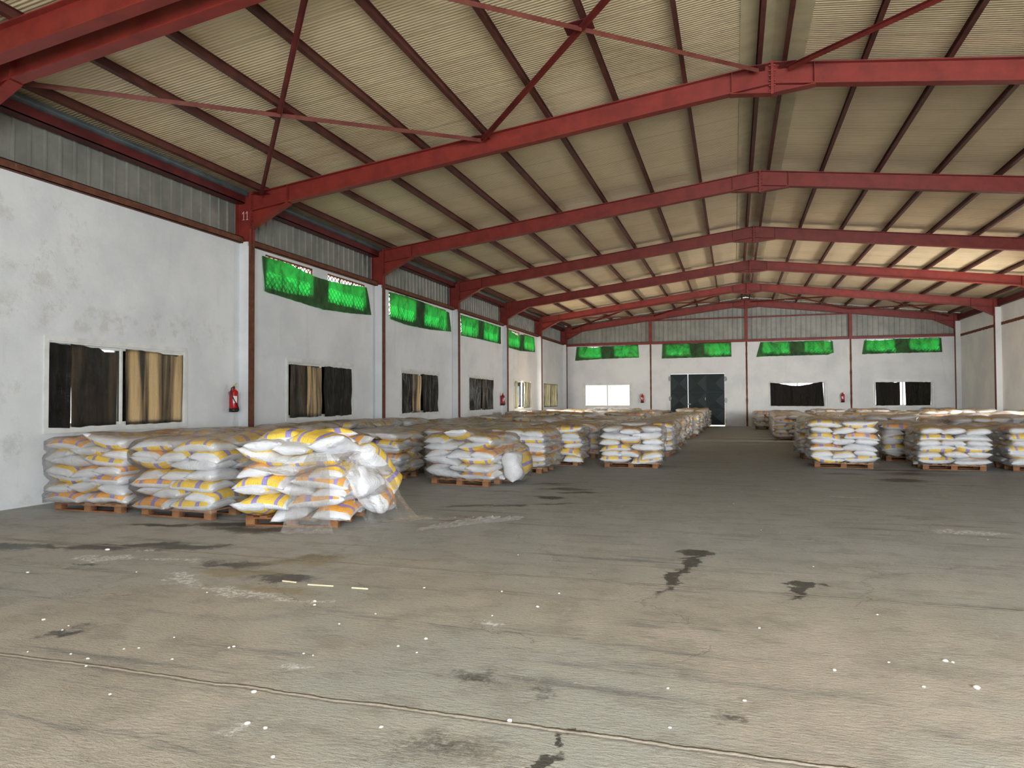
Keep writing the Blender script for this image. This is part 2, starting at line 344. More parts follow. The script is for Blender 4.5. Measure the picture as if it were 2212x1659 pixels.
def m_cloth():
    t = NT('green_cloth'); n = t.noise(2.2, 6, .7, None, (1, 1, .7), .8)
    tc = t.mix(t.ramp(n, .38, .68), (.014, .55, .07, 1), (.004, .15, .02, 1)); tc = t.mix(t.math('MULTIPLY', t.ramp(t.noise(1.1, 4, .6), .5, .75), .4), tc, (.10, .22, .03, 1))
    d = t.n('ShaderNodeBsdfDiffuse'); t.inp(d, 0, t.mix(t.ramp(n, .35, .7), srgb(92, 108, 84), srgb(74, 94, 72)))
    tl = t.n('ShaderNodeBsdfTranslucent'); t.l(tc, tl.inputs[0])
    m = t.n('ShaderNodeMixShader'); m.inputs[0].default_value = .48; t.l(d.outputs[0], m.inputs[1]); t.l(tl.outputs[0], m.inputs[2]); t.l(m.outputs[0], t.out.inputs[0]); return t.m
CLOTH = m_cloth()

def m_black(name, lo, hi, warm=1.0, thin=.0, fold=1.0):
    """black polythene sheet; thinner worn bands let some light through"""
    t = NT(name); uv = t.coord('UV'); co = t.coord()
    n = t.noise(2.6*fold, 4, .6, t.vmath('MULTIPLY', uv, (1.0, .05, 0)), None, .3)
    g = t.ramp(n, .40-thin, .62-thin); 
    tc = t.mix(g, (lo*1.0, lo*.78, lo*.52, 1), (hi*1.0, hi*.74*warm, hi*.42*warm, 1))
    h = t.math('ADD', t.math('MULTIPLY', t.noise(5, 6, .7, uv, (2.0, .7, 1), 1.8), 1.0), t.math('MULTIPLY', t.noise(16, 5, .65, uv, (1.8, .5, 1), 1.0), .5))
    nb = t.bump(h, 1.0, .06)
    d = t.n('ShaderNodeBsdfPrincipled'); d.inputs['Base Color'].default_value = (.008, .007, .006, 1); d.inputs['Roughness'].default_value = .13; d.inputs['Specular IOR Level'].default_value = .26; t.l(nb, d.inputs['Normal'])
    tl = t.n('ShaderNodeBsdfTranslucent'); t.l(tc, tl.inputs[0]); t.l(nb, tl.inputs['Normal'])
    a = t.n('ShaderNodeAddShader'); t.l(d.outputs[0], a.inputs[0]); t.l(tl.outputs[0], a.inputs[1])
    t.l(a.outputs[0], t.out.inputs[0]); return t.m
BLK_DARK = m_black('black_polythene', .0008, .006, 1)
BLK_MID = m_black('worn_black_polythene', .004, .035, 1)
BLK_THIN = m_black('thin_brown_polythene', .016, .34, 1.0, .01)
BLK_PALE = m_black('pale_translucent_polythene', .06, .34, 1.25, .0, 3)

def m_glass():
    t = NT('window_glass'); tr = t.n('ShaderNodeBsdfTransparent'); tr.inputs[0].default_value = (.96, .98, .97, 1)
    gl = t.n('ShaderNodeBsdfGlossy'); gl.inputs['Roughness'].default_value = .02
    fr = t.n('ShaderNodeFresnel'); fr.inputs[0].default_value = 1.45; m = t.n('ShaderNodeMixShader')
    t.l(fr.outputs[0], m.inputs[0]); t.l(tr.outputs[0], m.inputs[1]); t.l(gl.outputs[0], m.inputs[2]); t.l(m.outputs[0], t.out.inputs[0]); return t.m
GLASS = m_glass()
SAND = m_paint('sandy_yard', srgb(214, 196, 168), srgb(196, 178, 150), .9, None, .5)
SPLINT = m_paint('pale_splinter', srgb(226, 212, 180), srgb(206, 190, 156), .8)
SCRAP = m_paint('white_scrap', srgb(240, 238, 232), srgb(225, 222, 215), .7, None, 20)

# ------------------------------------------------------------------ the shell
HW, XW, YF, YR = 10.47, 10.72, 30.16, -19.0
SL = .1234
def ztop(x): return 7.266-SL*abs(x)          # top of the rafters = bottom of the purlins
def struct(o): o['kind'] = 'structure'; return o

fl = MB(); fl.grid(lambda u, v: (-10.95+u*21.9, YR-.1+v*(YF+.2-YR), 0), 4, 8)
struct(fl.build('floor', FLOOR, fix=False))
g = MB(); g.grid(lambda u, v: (-90+u*180, -100+v*220, -.06), 2, 2); struct(g.build('ground', SAND, fix=False))

def wall_holes(s0, s1, z0, z1, holes, put):
    """put(sa, sb, za, zb) for every solid cell between rectangular holes"""
    S = sorted({s0, s1}|{a for h in holes for a in h[:2]}); Z = sorted({z0, z1}|{a for h in holes for a in h[2:]})
    for a, b in zip(S[:-1], S[1:]):
        run = None
        for c, d in zip(Z[:-1], Z[1:]):
            hole = any(h[0] <= (a+b)/2 <= h[1] and h[2] <= (c+d)/2 <= h[3] for h in holes)
            if not hole: run = (run[0], d) if run else (c, d)
            else:
                if run: put(a, b, *run)
                run = None
        if run: put(a, b, *run)
ZG = 4.92
LWIN = [(-4.5+6*k if k == -99 else None) for k in range(0)]
low_l = [(-4.42, -1.60)]+[(6*k+1.72, 6*k+4.66) for k in range(0, 4)]+[(25.25, 28.45)]
low_l[4] = (19.8, 22.7)
UPO = [(.88, 2.78), (3.45, 5.42)]
up_l = [(6*k+a, 6*k+b) for k in range(4) for a, b in UPO]
WZ0, WZ1, UZ0, UZ1 = 1.14, 2.50, 4.16, 4.86
mb = MB()
wall_holes(YR, YF+.2, 0, ZG, [(a, b, WZ0, WZ1) for a, b in low_l]+[(a, b, UZ0, UZ1) for a, b in up_l], lambda a, b, c, d: mb.box(-XW-.2, -XW, a, b, c, d))
struct(mb.build('wall_left', PLASTER))
mb = MB(); wall_holes(YR, YF+.2, 0, 5.66, [(12.9, 17.9, -.01, 4.0)], lambda a, b, c, d: mb.box(XW, XW+.2, a, b, c, d)); struct(mb.build('wall_right', PLASTER))  # opening added to go with the side fill lamp
low_f = [(-9.42, -6.6), (1.28, 4.14), (6.6, 9.4)]
up_f = [(-9.75, -8.38), (-7.6, -6.15), (-4.5, -3.12), (-2.32, -.86), (.86, 2.34), (3.1, 4.5), (6.22, 7.66), (8.34, 9.78)]
DX0, DX1, DZ = -4.26, -1.2, 3.04
mb = MB()
wall_holes(-XW, XW, 0, 4.84, [(a, b, WZ0, WZ1) for a, b in low_f]+[(a, b, 4.14, 4.80) for a, b in up_f]+[(DX0, DX1, -.01, DZ)], lambda a, b, c, d: mb.box(a, b, YF, YF+.2, c, d))
struct(mb.build('wall_far', PLASTER))
mb = MB(); wall_holes(-XW, XW, 0, 5.0, [(-1.4, 8.6, -.01, 4.85)], lambda a, b, c, d: mb.box(a, b, YR-.2, YR, c, d))
mb.prism([(-XW, 5.0), (XW, 5.0), (XW, 6.1), (0, 7.4), (-XW, 6.1)], YR-.2, YR, 1)
struct(mb.build('wall_rear', PLASTER))

# ceiling: two cream slopes on the purlins and a flat ridge strip between them
PT = .14
mb = MB()
for sgn in (-1, 1):
    p = [(sgn*11.05, ztop(11.05)+PT+.002), (sgn*.42, ztop(.42)+PT+.002), (sgn*.42, ztop(.42)+PT+.06), (sgn*11.05, ztop(11.05)+PT+.06)]
    mb.prism(p, YR-.2, YF+.3, 1)
struct(mb.build('ceiling', CEIL))
mb = MB(); mb.prism([(-.52, ztop(.52)+PT-.012), (0, ztop(0)+PT+.01), (.52, ztop(.52)+PT-.012), (.52, ztop(.52)+PT), (0, ztop(0)+PT+.025), (-.52, ztop(.52)+PT)], YR, YF+.1, 1)
# (only the strip between the ridge purlins shows; it closes the gap of the panels)
struct(mb.build('trim_1', RIDGE))

# profiled sheeting above the walls
def sheeting(s0, s1, z0, topfn, pt, pitch=.262):
    prof = [(0, 0), (.205, 0), (.216, .032), (.244, .032), (.255, 0), (.262, 0)]; mb = MB(); S = []
    s = s0
    while s < s1:
        for a, d in prof[:-1]:
            if s+a < s1: S.append((s+a, d))
        s += pitch
    S.append((s1, 0)); vs = []; fs = []
    for q, d in S:
        vs.append(pt(q, d, z0)); vs.append(pt(q, d, topfn(q)))
    for i in range(len(S)-1): fs.append((2*i, 2*i+2, 2*i+3, 2*i+1))
    mb.add(vs, fs); return mb
o = sheeting(YR, YF+.1, 4.9, lambda s: 6.08, lambda s, d, z: (-10.90+d, s, z)).build('wall_left_upper_sheeting', SHEET, fix=False); o.name = 'wall_left_upper'; struct(o)
o = sheeting(-10.9, 10.9, 4.8, lambda s: ztop(s)+PT, lambda s, d, z: (s, YF+.14-d, z)).build('wall_far_upper', SHEET, fix=False); struct(o)
mb = MB(); mb.box(XW+.11, XW+.16, YR, YF+.2, 5.66, 6.2); struct(mb.build('wall_right_upper', SHEET))

# ------------------------------------------------------------------ portal frames
FW = .18
def rafter_mb(sgn, y):
    mb = MB(); x0, x1 = HW-.03, .012
    def band(a, b): return [(sgn*x0, ztop(x0)-a), (sgn*x1, ztop(x1)-a), (sgn*x1, ztop(x1)-b), (sgn*x0, ztop(x0)-b)]
    mb.prism(band(0, .016), y, y+FW); mb.prism(band(.354, .370), y, y+FW); mb.prism(band(.016, .354), y+FW/2-.006, y+FW/2+.006)
    return mb
def frame(y, label, num=None, gable=False):
    f = empty('portal_frame', (0, y+FW/2, 0)); tag(f, label, 'steel frame', 'red portal frames')
    inv = lambda mb: [mb.v.__setitem__(i, (v[0], v[1]-y-FW/2, v[2])) for i, v in enumerate(mb.v)]
    def P(name, mb, m=RED): inv(mb); return mb.build(name, m, f)
    for sgn in (-1, 1):
        c = MB(); xi, xo = sgn*HW, sgn*(HW+.36)
        c.box(min(xi, xi+sgn*.016), max(xi, xi+sgn*.016), y, y+FW, 4.93, ztop(HW)+.02)
        cl_ = MB(); cl_.box(min(xi, xi+sgn*.016), max(xi, xi+sgn*.016), y, y+FW, 0, 4.93); P('lower_flange', cl_, RUST)['label'] = 'rusty brown lower flange between the plaster piers'
        c.box(min(xo, xo-sgn*.016), max(xo, xo-sgn*.016), y, y+FW, 4.7, ztop(HW)+.02)
        c.box(min(xi, xo), max(xi, xo), y+FW/2-.006, y+FW/2+.006, 4.7, ztop(HW))
        c.box(min(xi, xo), max(xi, xo), y, y+FW, ztop(HW)+.0, ztop(HW)+.014)
        P('column', c)
        P('rafter', rafter_mb(sgn, y))
        h = MB(); xa, xb = HW-.03, 9.56; za = 5.267; zb = ztop(xb)-.37
        h.prism([(sgn*xa, ztop(xa)-.37), (sgn*xb, zb), (sgn*xa, za)], y+FW/2-.006, y+FW/2+.006)
        h.prism([(sgn*xa, za), (sgn*xb, zb-.002), (sgn*(xb-.03), zb-.014), (sgn*xa, za-.018)], y, y+FW)
        h.box(min(sgn*xb, sgn*xb+.012), max(sgn*xb, sgn*xb+.012), y+.004, y+FW-.004, ztop(xb)-.354, ztop(xb)-.016)
        P('haunch', h)
        e = MB(); e.box(min(sgn*(HW-.03), sgn*(HW-.001)), max(sgn*(HW-.03), sgn*(HW-.001)), y-.004, y+FW+.004, za-.03, ztop(HW)+.03)
        for i in range(8):
            z = za+.05+i*.088
            for yy in (y+.035, y+FW-.035): e.tube([(sgn*(HW-.03), yy, z), (sgn*(HW-.062), yy, z)], .016, 6)
        P('end_plate', e)
        r = MB(); xr = .66; zr = ztop(xr)-.37
        r.prism([(sgn*.012, ztop(0)-.37), (sgn*xr, zr), (sgn*.012, 6.752)], y+FW/2-.006, y+FW/2+.006)
        r.prism([(sgn*.012, 6.752), (sgn*xr, zr-.001), (sgn*(xr+.03), zr-.012), (sgn*.012, 6.736)], y, y+FW)
        r.box(min(sgn*xr, sgn*xr+.01), max(sgn*xr, sgn*xr+.01), y+.004, y+FW-.004, ztop(xr)-.354, ztop(xr)-.016)
        P('ridge_haunch', r)
    e = MB(); e.box(-.022, .022, y-.004, y+FW+.004, 6.715, 7.285)
    for i in range(6):
        z = 6.79+i*.086
        for s in (-1, 1):
            for yy in (y+.035, y+FW-.035): e.tube([(s*.022, yy, z), (s*.055, yy, z)], .016, 6)
    P('ridge_plate', e)
    if num:
        m = MB(); yy = y+FW/2-.011
        for i, x in enumerate((-10.665, -10.575)):
            m.bar((x-.012, yy, 5.62), (x-.018, yy, 5.44), .003, .012, (1, 0, 0)); m.bar((x-.05, yy, 5.57), (x-.012, yy, 5.62), .003, .012, (1, 0, 0)); m.bar((x-.045, yy, 5.44), (x+.012, yy, 5.443), .003, .010, (1, 0, 0))
        P('chalk_number', m, CHALK)['label'] = 'pale hand-written 11 on the red column head'
    return f
FY = [(-18.35, 'red portal frame behind the camera, nearest the open gate', 0), (-12.3, 'red portal frame overhead, level with the camera', 0),
      (-6.42, 'nearer of the twin red portal frames at top left corner', 0), (-5.97, 'farther of the twin red portal frames at top left corner', 0),
      (0, 'largest fully seen red portal frame, chalked 11 on its left column head', 1), (6, 'second red portal frame beyond the twin frames', 0),
      (12, 'third red portal frame beyond the twin frames', 0), (18, 'fourth red portal frame beyond the twin frames', 0),
      (24, 'fifth red portal frame, the last one before the gable wall', 0), (29.98, 'farthest red portal frame, standing against the grey gable sheeting', 0)]
for y, lab, nm in FY: frame(y, lab, nm)

# plaster piers boxed round the column webs
n = 2
for y, lab, nm in FY:
    mb = MB(); mb.box(-XW-.05, -HW-.018, y+.008, y+FW-.008, 0, 4.86); mb.box(-XW-.05, -HW-.05, y+.01, y+FW-.01, 4.86, 4.95)
    struct(mb.build('trim_%d' % n, PLASTER)); n += 1
    mb = MB(); mb.box(HW+.018, XW+.05, y+.008, y+FW-.008, 0, 5.62); struct(mb.build('trim_%d' % n, PLASTER)); n += 1

# gable columns with rusty feet in the plaster, girts
GC = [(-5.4, 'red steel gable column left of the green door'), (.02, 'red steel gable column under the ridge'), (5.46, 'red steel gable column between the two covered far windows')]
for x, lab in GC:
    f = empty('gable_column', (x, YF, 0)); tag(f, lab, 'steel column', 'gable columns')
    a = MB(); zt = ztop(x)-.37
    a.box(-.085, .085, -.10, -.088, 4.84, zt); a.box(-.006, .006, -.09, .1, 4.84, zt); a.box(-.085, .085, .09, .1, 4.84, zt); a.build('upper_shaft', RED, f)
    b = MB(); N = 26
    pts = [(.045+.022*mnoise.noise(Vector((x*3, i*.7, 0))), i*4.86/N) for i in range(N+1)]
    poly = [(-p, z) for p, z in pts]+[(p, z) for p, z in reversed(pts)]
    b.prism([(p, z) for p, z in poly], -.012, .01, 1); o = b.build('rusty_lower_strip', RUST, f); o['label'] = 'rusty brown strip left bare in the white plaster'
for a, b, lab in ((-XW, -5.49, 'leftmost length of red girt along the gable wall top'), (-5.31, -.07, 'red girt above the green door'), (.11, 5.37, 'red girt between ridge column and the next gable column'), (5.55, XW, 'rightmost length of red girt along the gable wall top')):
    mb = MB(); mb.box(a, b, YF-.07, YF-.06, 4.83, 4.97); mb.box(a, b, YF-.07, YF+.1, 4.83, 4.84); mb.box(a, b, YF-.07, YF+.1, 4.96, 4.97)
    tag(mb.build('wall_girt', RED), lab, 'girt', 'gable girts')
for a, b, lab in ((-5.31, -.07, 'thin upper red girt on gable sheeting, left of ridge column'), (.11, 5.37, 'thin upper red girt on gable sheeting, right of ridge column')):
    mb = MB(); mb.box(a, b, YF-.03, YF-.02, 6.20, 6.27); mb.box(a, b, YF-.03, YF+.1, 6.26, 6.27); tag(mb.build('wall_girt', RED), lab, 'girt', 'gable girts')
ys = [y for y, _, _ in FY]; NB = ['rearmost', 'second rearmost', 'twin frame gap', 'near', 'second', 'third', 'fourth', 'fifth', 'far corner']
for i in range(1, len(ys)-1):
    a, b = ys[i]+FW+.005, ys[i+1]-.005
    if b-a < 1: continue
    bay = {1: 'bay beside the camera', 3: 'nearest bay before frame 11', 4: 'first bay past frame 11', 5: 'second bay past frame 11', 6: 'third bay past frame 11', 7: 'fourth bay past frame 11', 8: 'last bay by the gable'}[i]
    mb = MB(); mb.box(-XW-.02, -XW+.10, a, b, ZG, ZG+.012); mb.box(-XW+.088, -XW+.10, a, b, ZG, ZG+.13); mb.box(-XW-.1, -XW+.10, a, b, ZG+.118, ZG+.13)
    tag(mb.build('wall_girt', RUST), 'rusty brown girt on the white left wall, '+bay, 'girt', 'left wall girts')
    mb = MB(); mb.box(-XW-.08, -XW+.13, a, b, 5.77, 5.785); mb.box(-XW+.115, -XW+.13, a, b, 5.77, 5.96); mb.box(-XW-.08, -XW+.13, a, b, 5.945, 5.96)
    tag(mb.build('eave_channel', DRED), 'dark red eave channel over grey sheeting, '+bay, 'channel', 'left eave channels')
    mb = MB(); mb.box(XW-.13, XW+.1, a, b, 5.68, 5.695); mb.box(XW-.13, XW-.115, a, b, 5.68, 5.92); tag(mb.build('eave_channel', DRED), 'dark red eave channel above the right wall, '+bay, 'channel', 'right eave channels')
    mb = MB(); N = 40
    lo = [(a+(b-a)*k/N, 4.80+.025*mnoise.noise(Vector((k*.9, i, 0)))) for k in range(N+1)]; hi = [(a+(b-a)*k/N, 4.93+.02*mnoise.noise(Vector((k*.8, i+5, 0)))) for k in range(N, -1, -1)]
    mb.prism(lo+hi, XW-.012, XW+.01, 0); tag(mb.build('wall_girt', RUST), 'ragged rusty girt strip across the white right wall, '+bay, 'girt', 'right wall girts')
    # gutter
    mb = MB(); pr = [(-10.60+.07*math.cos(t), 5.985+.055*math.sin(t)) for t in [math.pi*(1+k/10) for k in range(11)]]+[(-10.53, 6.03), (-10.67, 6.03)]
    mb.prism(pr, a-.1 if i > 1 else a, b+.1, 1); tag(mb.build('eave_gutter', GUT, smooth=False), 'blue-grey gutter under the left eave, '+bay, 'gutter', 'eave gutters')

# ------------------------------------------------------------------ purlins
PX = [.2, 1.43, 2.66, 3.91, 5.18, 6.43, 7.67, 8.93, 10.22]
ordn = ['first', 'second', 'third', 'fourth', 'fifth', 'sixth', 'seventh', 'eighth', 'ninth']
for sgn, side in ((-1, 'left'), (1, 'right')):
    for i, x in enumerate(PX):
        mb = MB(); z = ztop(x); xx = sgn*x; fw = .073; a = math.atan(SL)*(-sgn)
        y0, y1 = YR+.05, YF+.08
        ca, sa = math.cos(a), math.sin(a)
        def q(u, v): return (xx+u*ca-v*sa, z+.002+u*sa+v*ca)
        for u0, u1, v0, v1 in ((-fw/2, fw/2, 0, .008), (-fw/2, fw/2, .13, .138), (-.004, .004, .008, .13)):
            mb.prism([q(u0, v0), q(u1, v0), q(u1, v1), q(u0, v1)], y0, y1, 1)
        tag(mb.build('roof_purlin', BRN), '%s brown roof purlin down the %s slope, counted from the ridge' % (ordn[i], side), 'purlin', 'roof purlins')

# ------------------------------------------------------------------ cross braces
def brace(xa, xb, ya, yb, lab, detail=True):
    f = empty('cross_brace', ((xa+xb)/2, (ya+yb)/2, 6.8)); tag(f, lab, 'brace', 'roof cross braces')
    o = f.location; P = lambda x, y, dz=0: Vector((x, y, ztop(x)-.10+dz))-o
    for k, (p, q, dz) in enumerate((((P(xa, ya)), P(xb, yb), 0), (P(xa, yb, -.012), P(xb, ya, -.012), -.012))):
        mb = MB(); mb.bar(p, q, .07, .007); mb.bar(p, q, .007, .07, (0, 0, 1), (.0315, -.0315) if k == 0 else (-.0315, -.0315)); mb.build('brace_bar', BRACE if k == 0 else DBR, f)
    xm, ym = (xa+xb)/2, (ya+yb)/2
    mb = MB(); c = P(xm, ym, .01); mb.add([c+Vector((-.2, -.16, .2*SL*(-1 if xm < 0 else 1))), c+Vector((.2, -.16, -.2*SL*(-1 if xm < 0 else 1))), c+Vector((.2, .16, -.2*SL*(-1 if xm < 0 else 1))), c+Vector((-.2, .16, .2*SL*(-1 if xm < 0 else 1)))], [(0, 1, 2, 3)])
    nv = [(v[0], v[1], v[2]+.01) for v in mb.v]; mb.add(nv, [(3, 2, 1, 0)]); mb.add(mb.v[:4]+nv, [(0, 1, 5, 4), (1, 2, 6, 5), (2, 3, 7, 6), (3, 0, 4, 7)])
    mb.build('gusset_plate', DRED, f)
    if detail:
        for dx, dy in ((-.07, -.07), (-.13, -.13), (.1, .1)):
            b = MB(); b.tube([c+Vector((dx, dy*(yb-ya)/abs(xb-xa), -.02-dx*SL*(-1 if xm < 0 else 1))), c+Vector((dx, dy*(yb-ya)/abs(xb-xa), -.05))], .014, 6); b.build('bolt', BRACE, f)
        for x, y in ((xa, ya), (xa, yb), (xb, ya), (xb, yb)):
            p = P(x, y, .02); g = MB(); g.box(p.x-.13, p.x+.13, p.y-.12, p.y+.12, p.z-.005, p.z+.005); g.build('end_gusset', DRED, f)
ya, yb = -5.72, -.06
brace(-10.14, -5.24, ya, yb, 'cross brace over the nearest left bay, eave half')
brace(-5.20, -.24, ya, yb, 'cross brace over the nearest left bay, ridge half')
brace(.24, 5.20, ya, yb, 'cross brace right of the ridge in the nearest bay')
brace(5.24, 10.14, ya, yb, 'cross brace above the right eave in the nearest bay')
for xa, xb, l in ((-10.14, -5.24, 'leftmost'), (-5.20, -.24, 'second from left'), (.24, 5.2, 'third from left'), (5.24, 10.14, 'rightmost')):
    brace(xa, xb, 24.25, 29.9, l+' cross brace in the last roof bay by the gable', False)

# ------------------------------------------------------------------ windows
class Plane:
    """maps wall coordinates (s along the wall, z, d into the room) to the world"""
    def __init__(s, kind): s.k = kind
    def p(s, a, z, d):
        return (-XW+d, a, z) if s.k == 'L' else (a, YF-d, z)
    def box(s, mb, a0, a1, z0, z1, d0, d1):
        p, q = s.p(a0, z0, d0), s.p(a1, z1, d1)
        mb.box(min(p[0], q[0]), max(p[0], q[0]), min(p[1], q[1]), max(p[1], q[1]), min(p[2], q[2]), max(p[2], q[2]))
PL, PF = Plane('L'), Plane('F')
wn = [0]
def window(pl, a, b, z0=WZ0, z1=WZ1):
    wn[0] += 1; w = empty('window_%d' % wn[0], pl.p((a+b)/2, z0, 0)); struct(w); o = w.location
    def P(name, mb, m): mb.v = [(v[0]-o.x, v[1]-o.y, v[2]-o.z) for v in mb.v]; return mb.build(name, m, w)
    mb = MB(); e = .075
    for (x0, x1, y0, y1) in ((a-e, a, z0-e, z1+e), (b, b+e, z0-e, z1+e), (a, b, z0-e, z0), (a, b, z1, z1+e)): pl.box(mb, x0, x1, y0, y1, -.02, .03)
    e2 = .028
    for (x0, x1, y0, y1) in ((a, a+e2, z0, z1), (b-e2, b, z0, z1), (a+e2, b-e2, z0, z0+e2), (a+e2, b-e2, z1-e2, z1)): pl.box(mb, x0, x1, y0, y1, -.09, .006)
    P('window_frame', mb, ALU)
    m = (a+b)/2
    for k, (s0, s1, d) in enumerate(((a+e2, m+.03, -.075), (m-.03, b-e2, -.045))):
        mb = MB(); t = .045
        for (x0, x1, y0, y1) in ((s0, s0+t, z0+e2, z1-e2), (s1-t, s1, z0+e2, z1-e2), (s0+t, s1-t, z0+e2, z0+e2+t), (s0+t, s1-t, z1-e2-t, z1-e2)): pl.box(mb, x0, x1, y0, y1, d, d+.025)
        sash = P('sash', mb, ALU)
        mb = MB(); pl.box(mb, s0+t, s1-t, z0+e2+t, z1-e2-t, d+.010, d+.015); mb.v = [(v[0]-o.x, v[1]-o.y, v[2]-o.z) for v in mb.v]; mb.build('pane', GLASS, sash)
    return w
for a, b in low_l: window(PL, a, b)
for a, b in low_f: window(PF, a, b)

def sheet(pl, tops, bots, d0, mat, name, nu=60, nv=24, amp=.018, seed=0, fold=9, label=None, cat=None, group=None, edge=0):
    """hanging sheet between a top and a bottom polyline [(s, z), ...]"""
    def pol(pts, u):
        s = pts[0][0]+(pts[-1][0]-pts[0][0])*u
        for (a, za), (b, zb) in zip(pts[:-1], pts[1:]):
            if s <= b+1e-9: return s, za+(zb-za)*(s-a)/max(b-a, 1e-6)
        return pts[-1]
    rs = random.Random(seed); off = rs.random()*50
    vs = []; uvs = []
    for j in range(nv+1):
        for i in range(nu+1):
            u, v = i/nu, j/nv; (sa, za), (sb, zb) = pol(tops, u), pol(bots, u)
            s = sb+(sa-sb)*v; z = zb+(za-zb)*v
            n = mnoise.noise(Vector((s*fold*.35+off, z*1.1, 0)))+.5*mnoise.noise(Vector((s*fold+off, z*2.5+s*2, 3)))
            if edge: z += (edge*mnoise.noise(Vector((s*5+off, v*9, 7))) if j in (0, nv) else 0)
            vs.append(pl.p(s, z, d0+amp*n+amp*.5)); uvs.append((s+off, z))
    me = bpy.data.meshes.new(name); fs = [(j*(nu+1)+i, j*(nu+1)+i+1, (j+1)*(nu+1)+i+1, (j+1)*(nu+1)+i) for j in range(nv) for i in range(nu)]
    me.from_pydata(vs, [], fs); ul = me.uv_layers.new(name='UVMap')
    li = np.zeros(len(me.loops), dtype=np.int32); me.loops.foreach_get('vertex_index', li); ul.data.foreach_set('uv', np.array(uvs)[li].ravel())
    me.materials.append(mat); me.shade_smooth(); o = bpy.data.objects.new(name, me); COL.objects.link(o)
    tag(o, label, cat, group); return o
BG = 'black plastic window covers'
def cover(pl, s0, s1, mat, label, z0=WZ0+.01, z1=WZ1-.03, top=None, seed=0, amp=.034, d=.014, bot=None, fold=8):
    return sheet(pl, top or [(s0, z1), (s1, z1-.02)], bot or [(s0+.02, z0), (s1-.02, z0+.015)], d, mat, 'plastic_cover', 80, 36, amp, seed, fold, label, 'plastic sheet', BG, .02)
a, b = low_l[0]; m = (a+b)/2
cover(PL, a+.01, a+.40, BLK_DARK, 'narrow crumpled black plastic at left edge of the nearest window', seed=1, bot=[(a, WZ0+.02), (a+.36, WZ0)])
cover(PL, a+.38, m-.13, BLK_MID, 'dark brown plastic over the left pane of the nearest window', seed=2, amp=.008, top=[(a+.38, WZ1-.03), (a+.9, WZ1-.06), (m-.4, WZ1-.12), (m-.13, WZ1-.10)])
cover(PL, m+.03, b-.03, BLK_THIN, 'light-streaked brown plastic over the right pane of the nearest window', seed=3, amp=.012, top=[(m+.03, WZ1-.04), (m+.7, WZ1-.05), (b-.2, WZ1-.10), (b-.03, WZ1-.06)])
lab2 = [('second left-wall window', BLK_MID, BLK_THIN, BLK_DARK), ('third left-wall window', BLK_DARK, BLK_THIN, BLK_DARK), ('fourth left-wall window', BLK_DARK, None, BLK_MID)]
for k, (nm, m1, m2, m3) in enumerate(lab2):
    a, b = low_l[k+1]; m = (a+b)/2
    if m2:
        cover(PL, a+.04, a+.78, m1, 'dark plastic strip at the left edge of the '+nm, seed=10+k, z1=WZ1-.07)
        cover(PL, a+.74, m-.05, m2, 'brown light-streaked plastic in the middle of the '+nm, seed=20+k, z1=WZ1-.09)
    else: cover(PL, a+.04, m-.08, m1, 'black plastic over the left pane of the '+nm, seed=10+k, z1=WZ1-.05)
    cover(PL, m+.05, b-.05, m3, 'black plastic over the right pane of the '+nm, seed=30+k, z1=WZ1-.06, amp=.05, fold=13)
a, b = low_l[4]; m = (a+b)/2
cover(PL, a+.02, a+.55, BLK_PALE, 'pale plastic strip at the left edge of the fifth left-wall window', seed=41)
cover(PL, m+.1, b-.02, BLK_PALE, 'pale glowing plastic over the right pane of the fifth left-wall window', seed=42)
a, b = low_l[5]
cover(PL, a+.03, b-.03, BLK_PALE, 'pale wrinkled plastic over the last left-wall window', seed=43)
a, b = low_f[1]; m = (a+b)/2
cover(PF, a+.0, b-.13, BLK_DARK, 'sagging black plastic across the far window right of the ridge column', seed=50, amp=.08, d=.03, fold=15, top=[(a, WZ1-.02), (a+.6, WZ1-.1), (a+1.1, WZ1-.2), (m+.1, WZ1-.22), (b-.9, WZ1-.15), (b-.35, WZ1-.03), (b-.13, WZ1-.02)], bot=[(a+.03, WZ0+.02), (b-.06, WZ0)])
a, b = low_f[2]; m = (a+b)/2
cover(PF, a+.06, m-.14, BLK_DARK, 'black plastic over left pane of the far right window', seed=60, z1=WZ1-.06, amp=.06, fold=14, z0=WZ0+.03)
cover(PF, m+.10, b-.08, BLK_DARK, 'black plastic over right pane of the far right window', seed=61, z1=WZ1-.06, amp=.06, fold=14, z0=WZ0+.03)

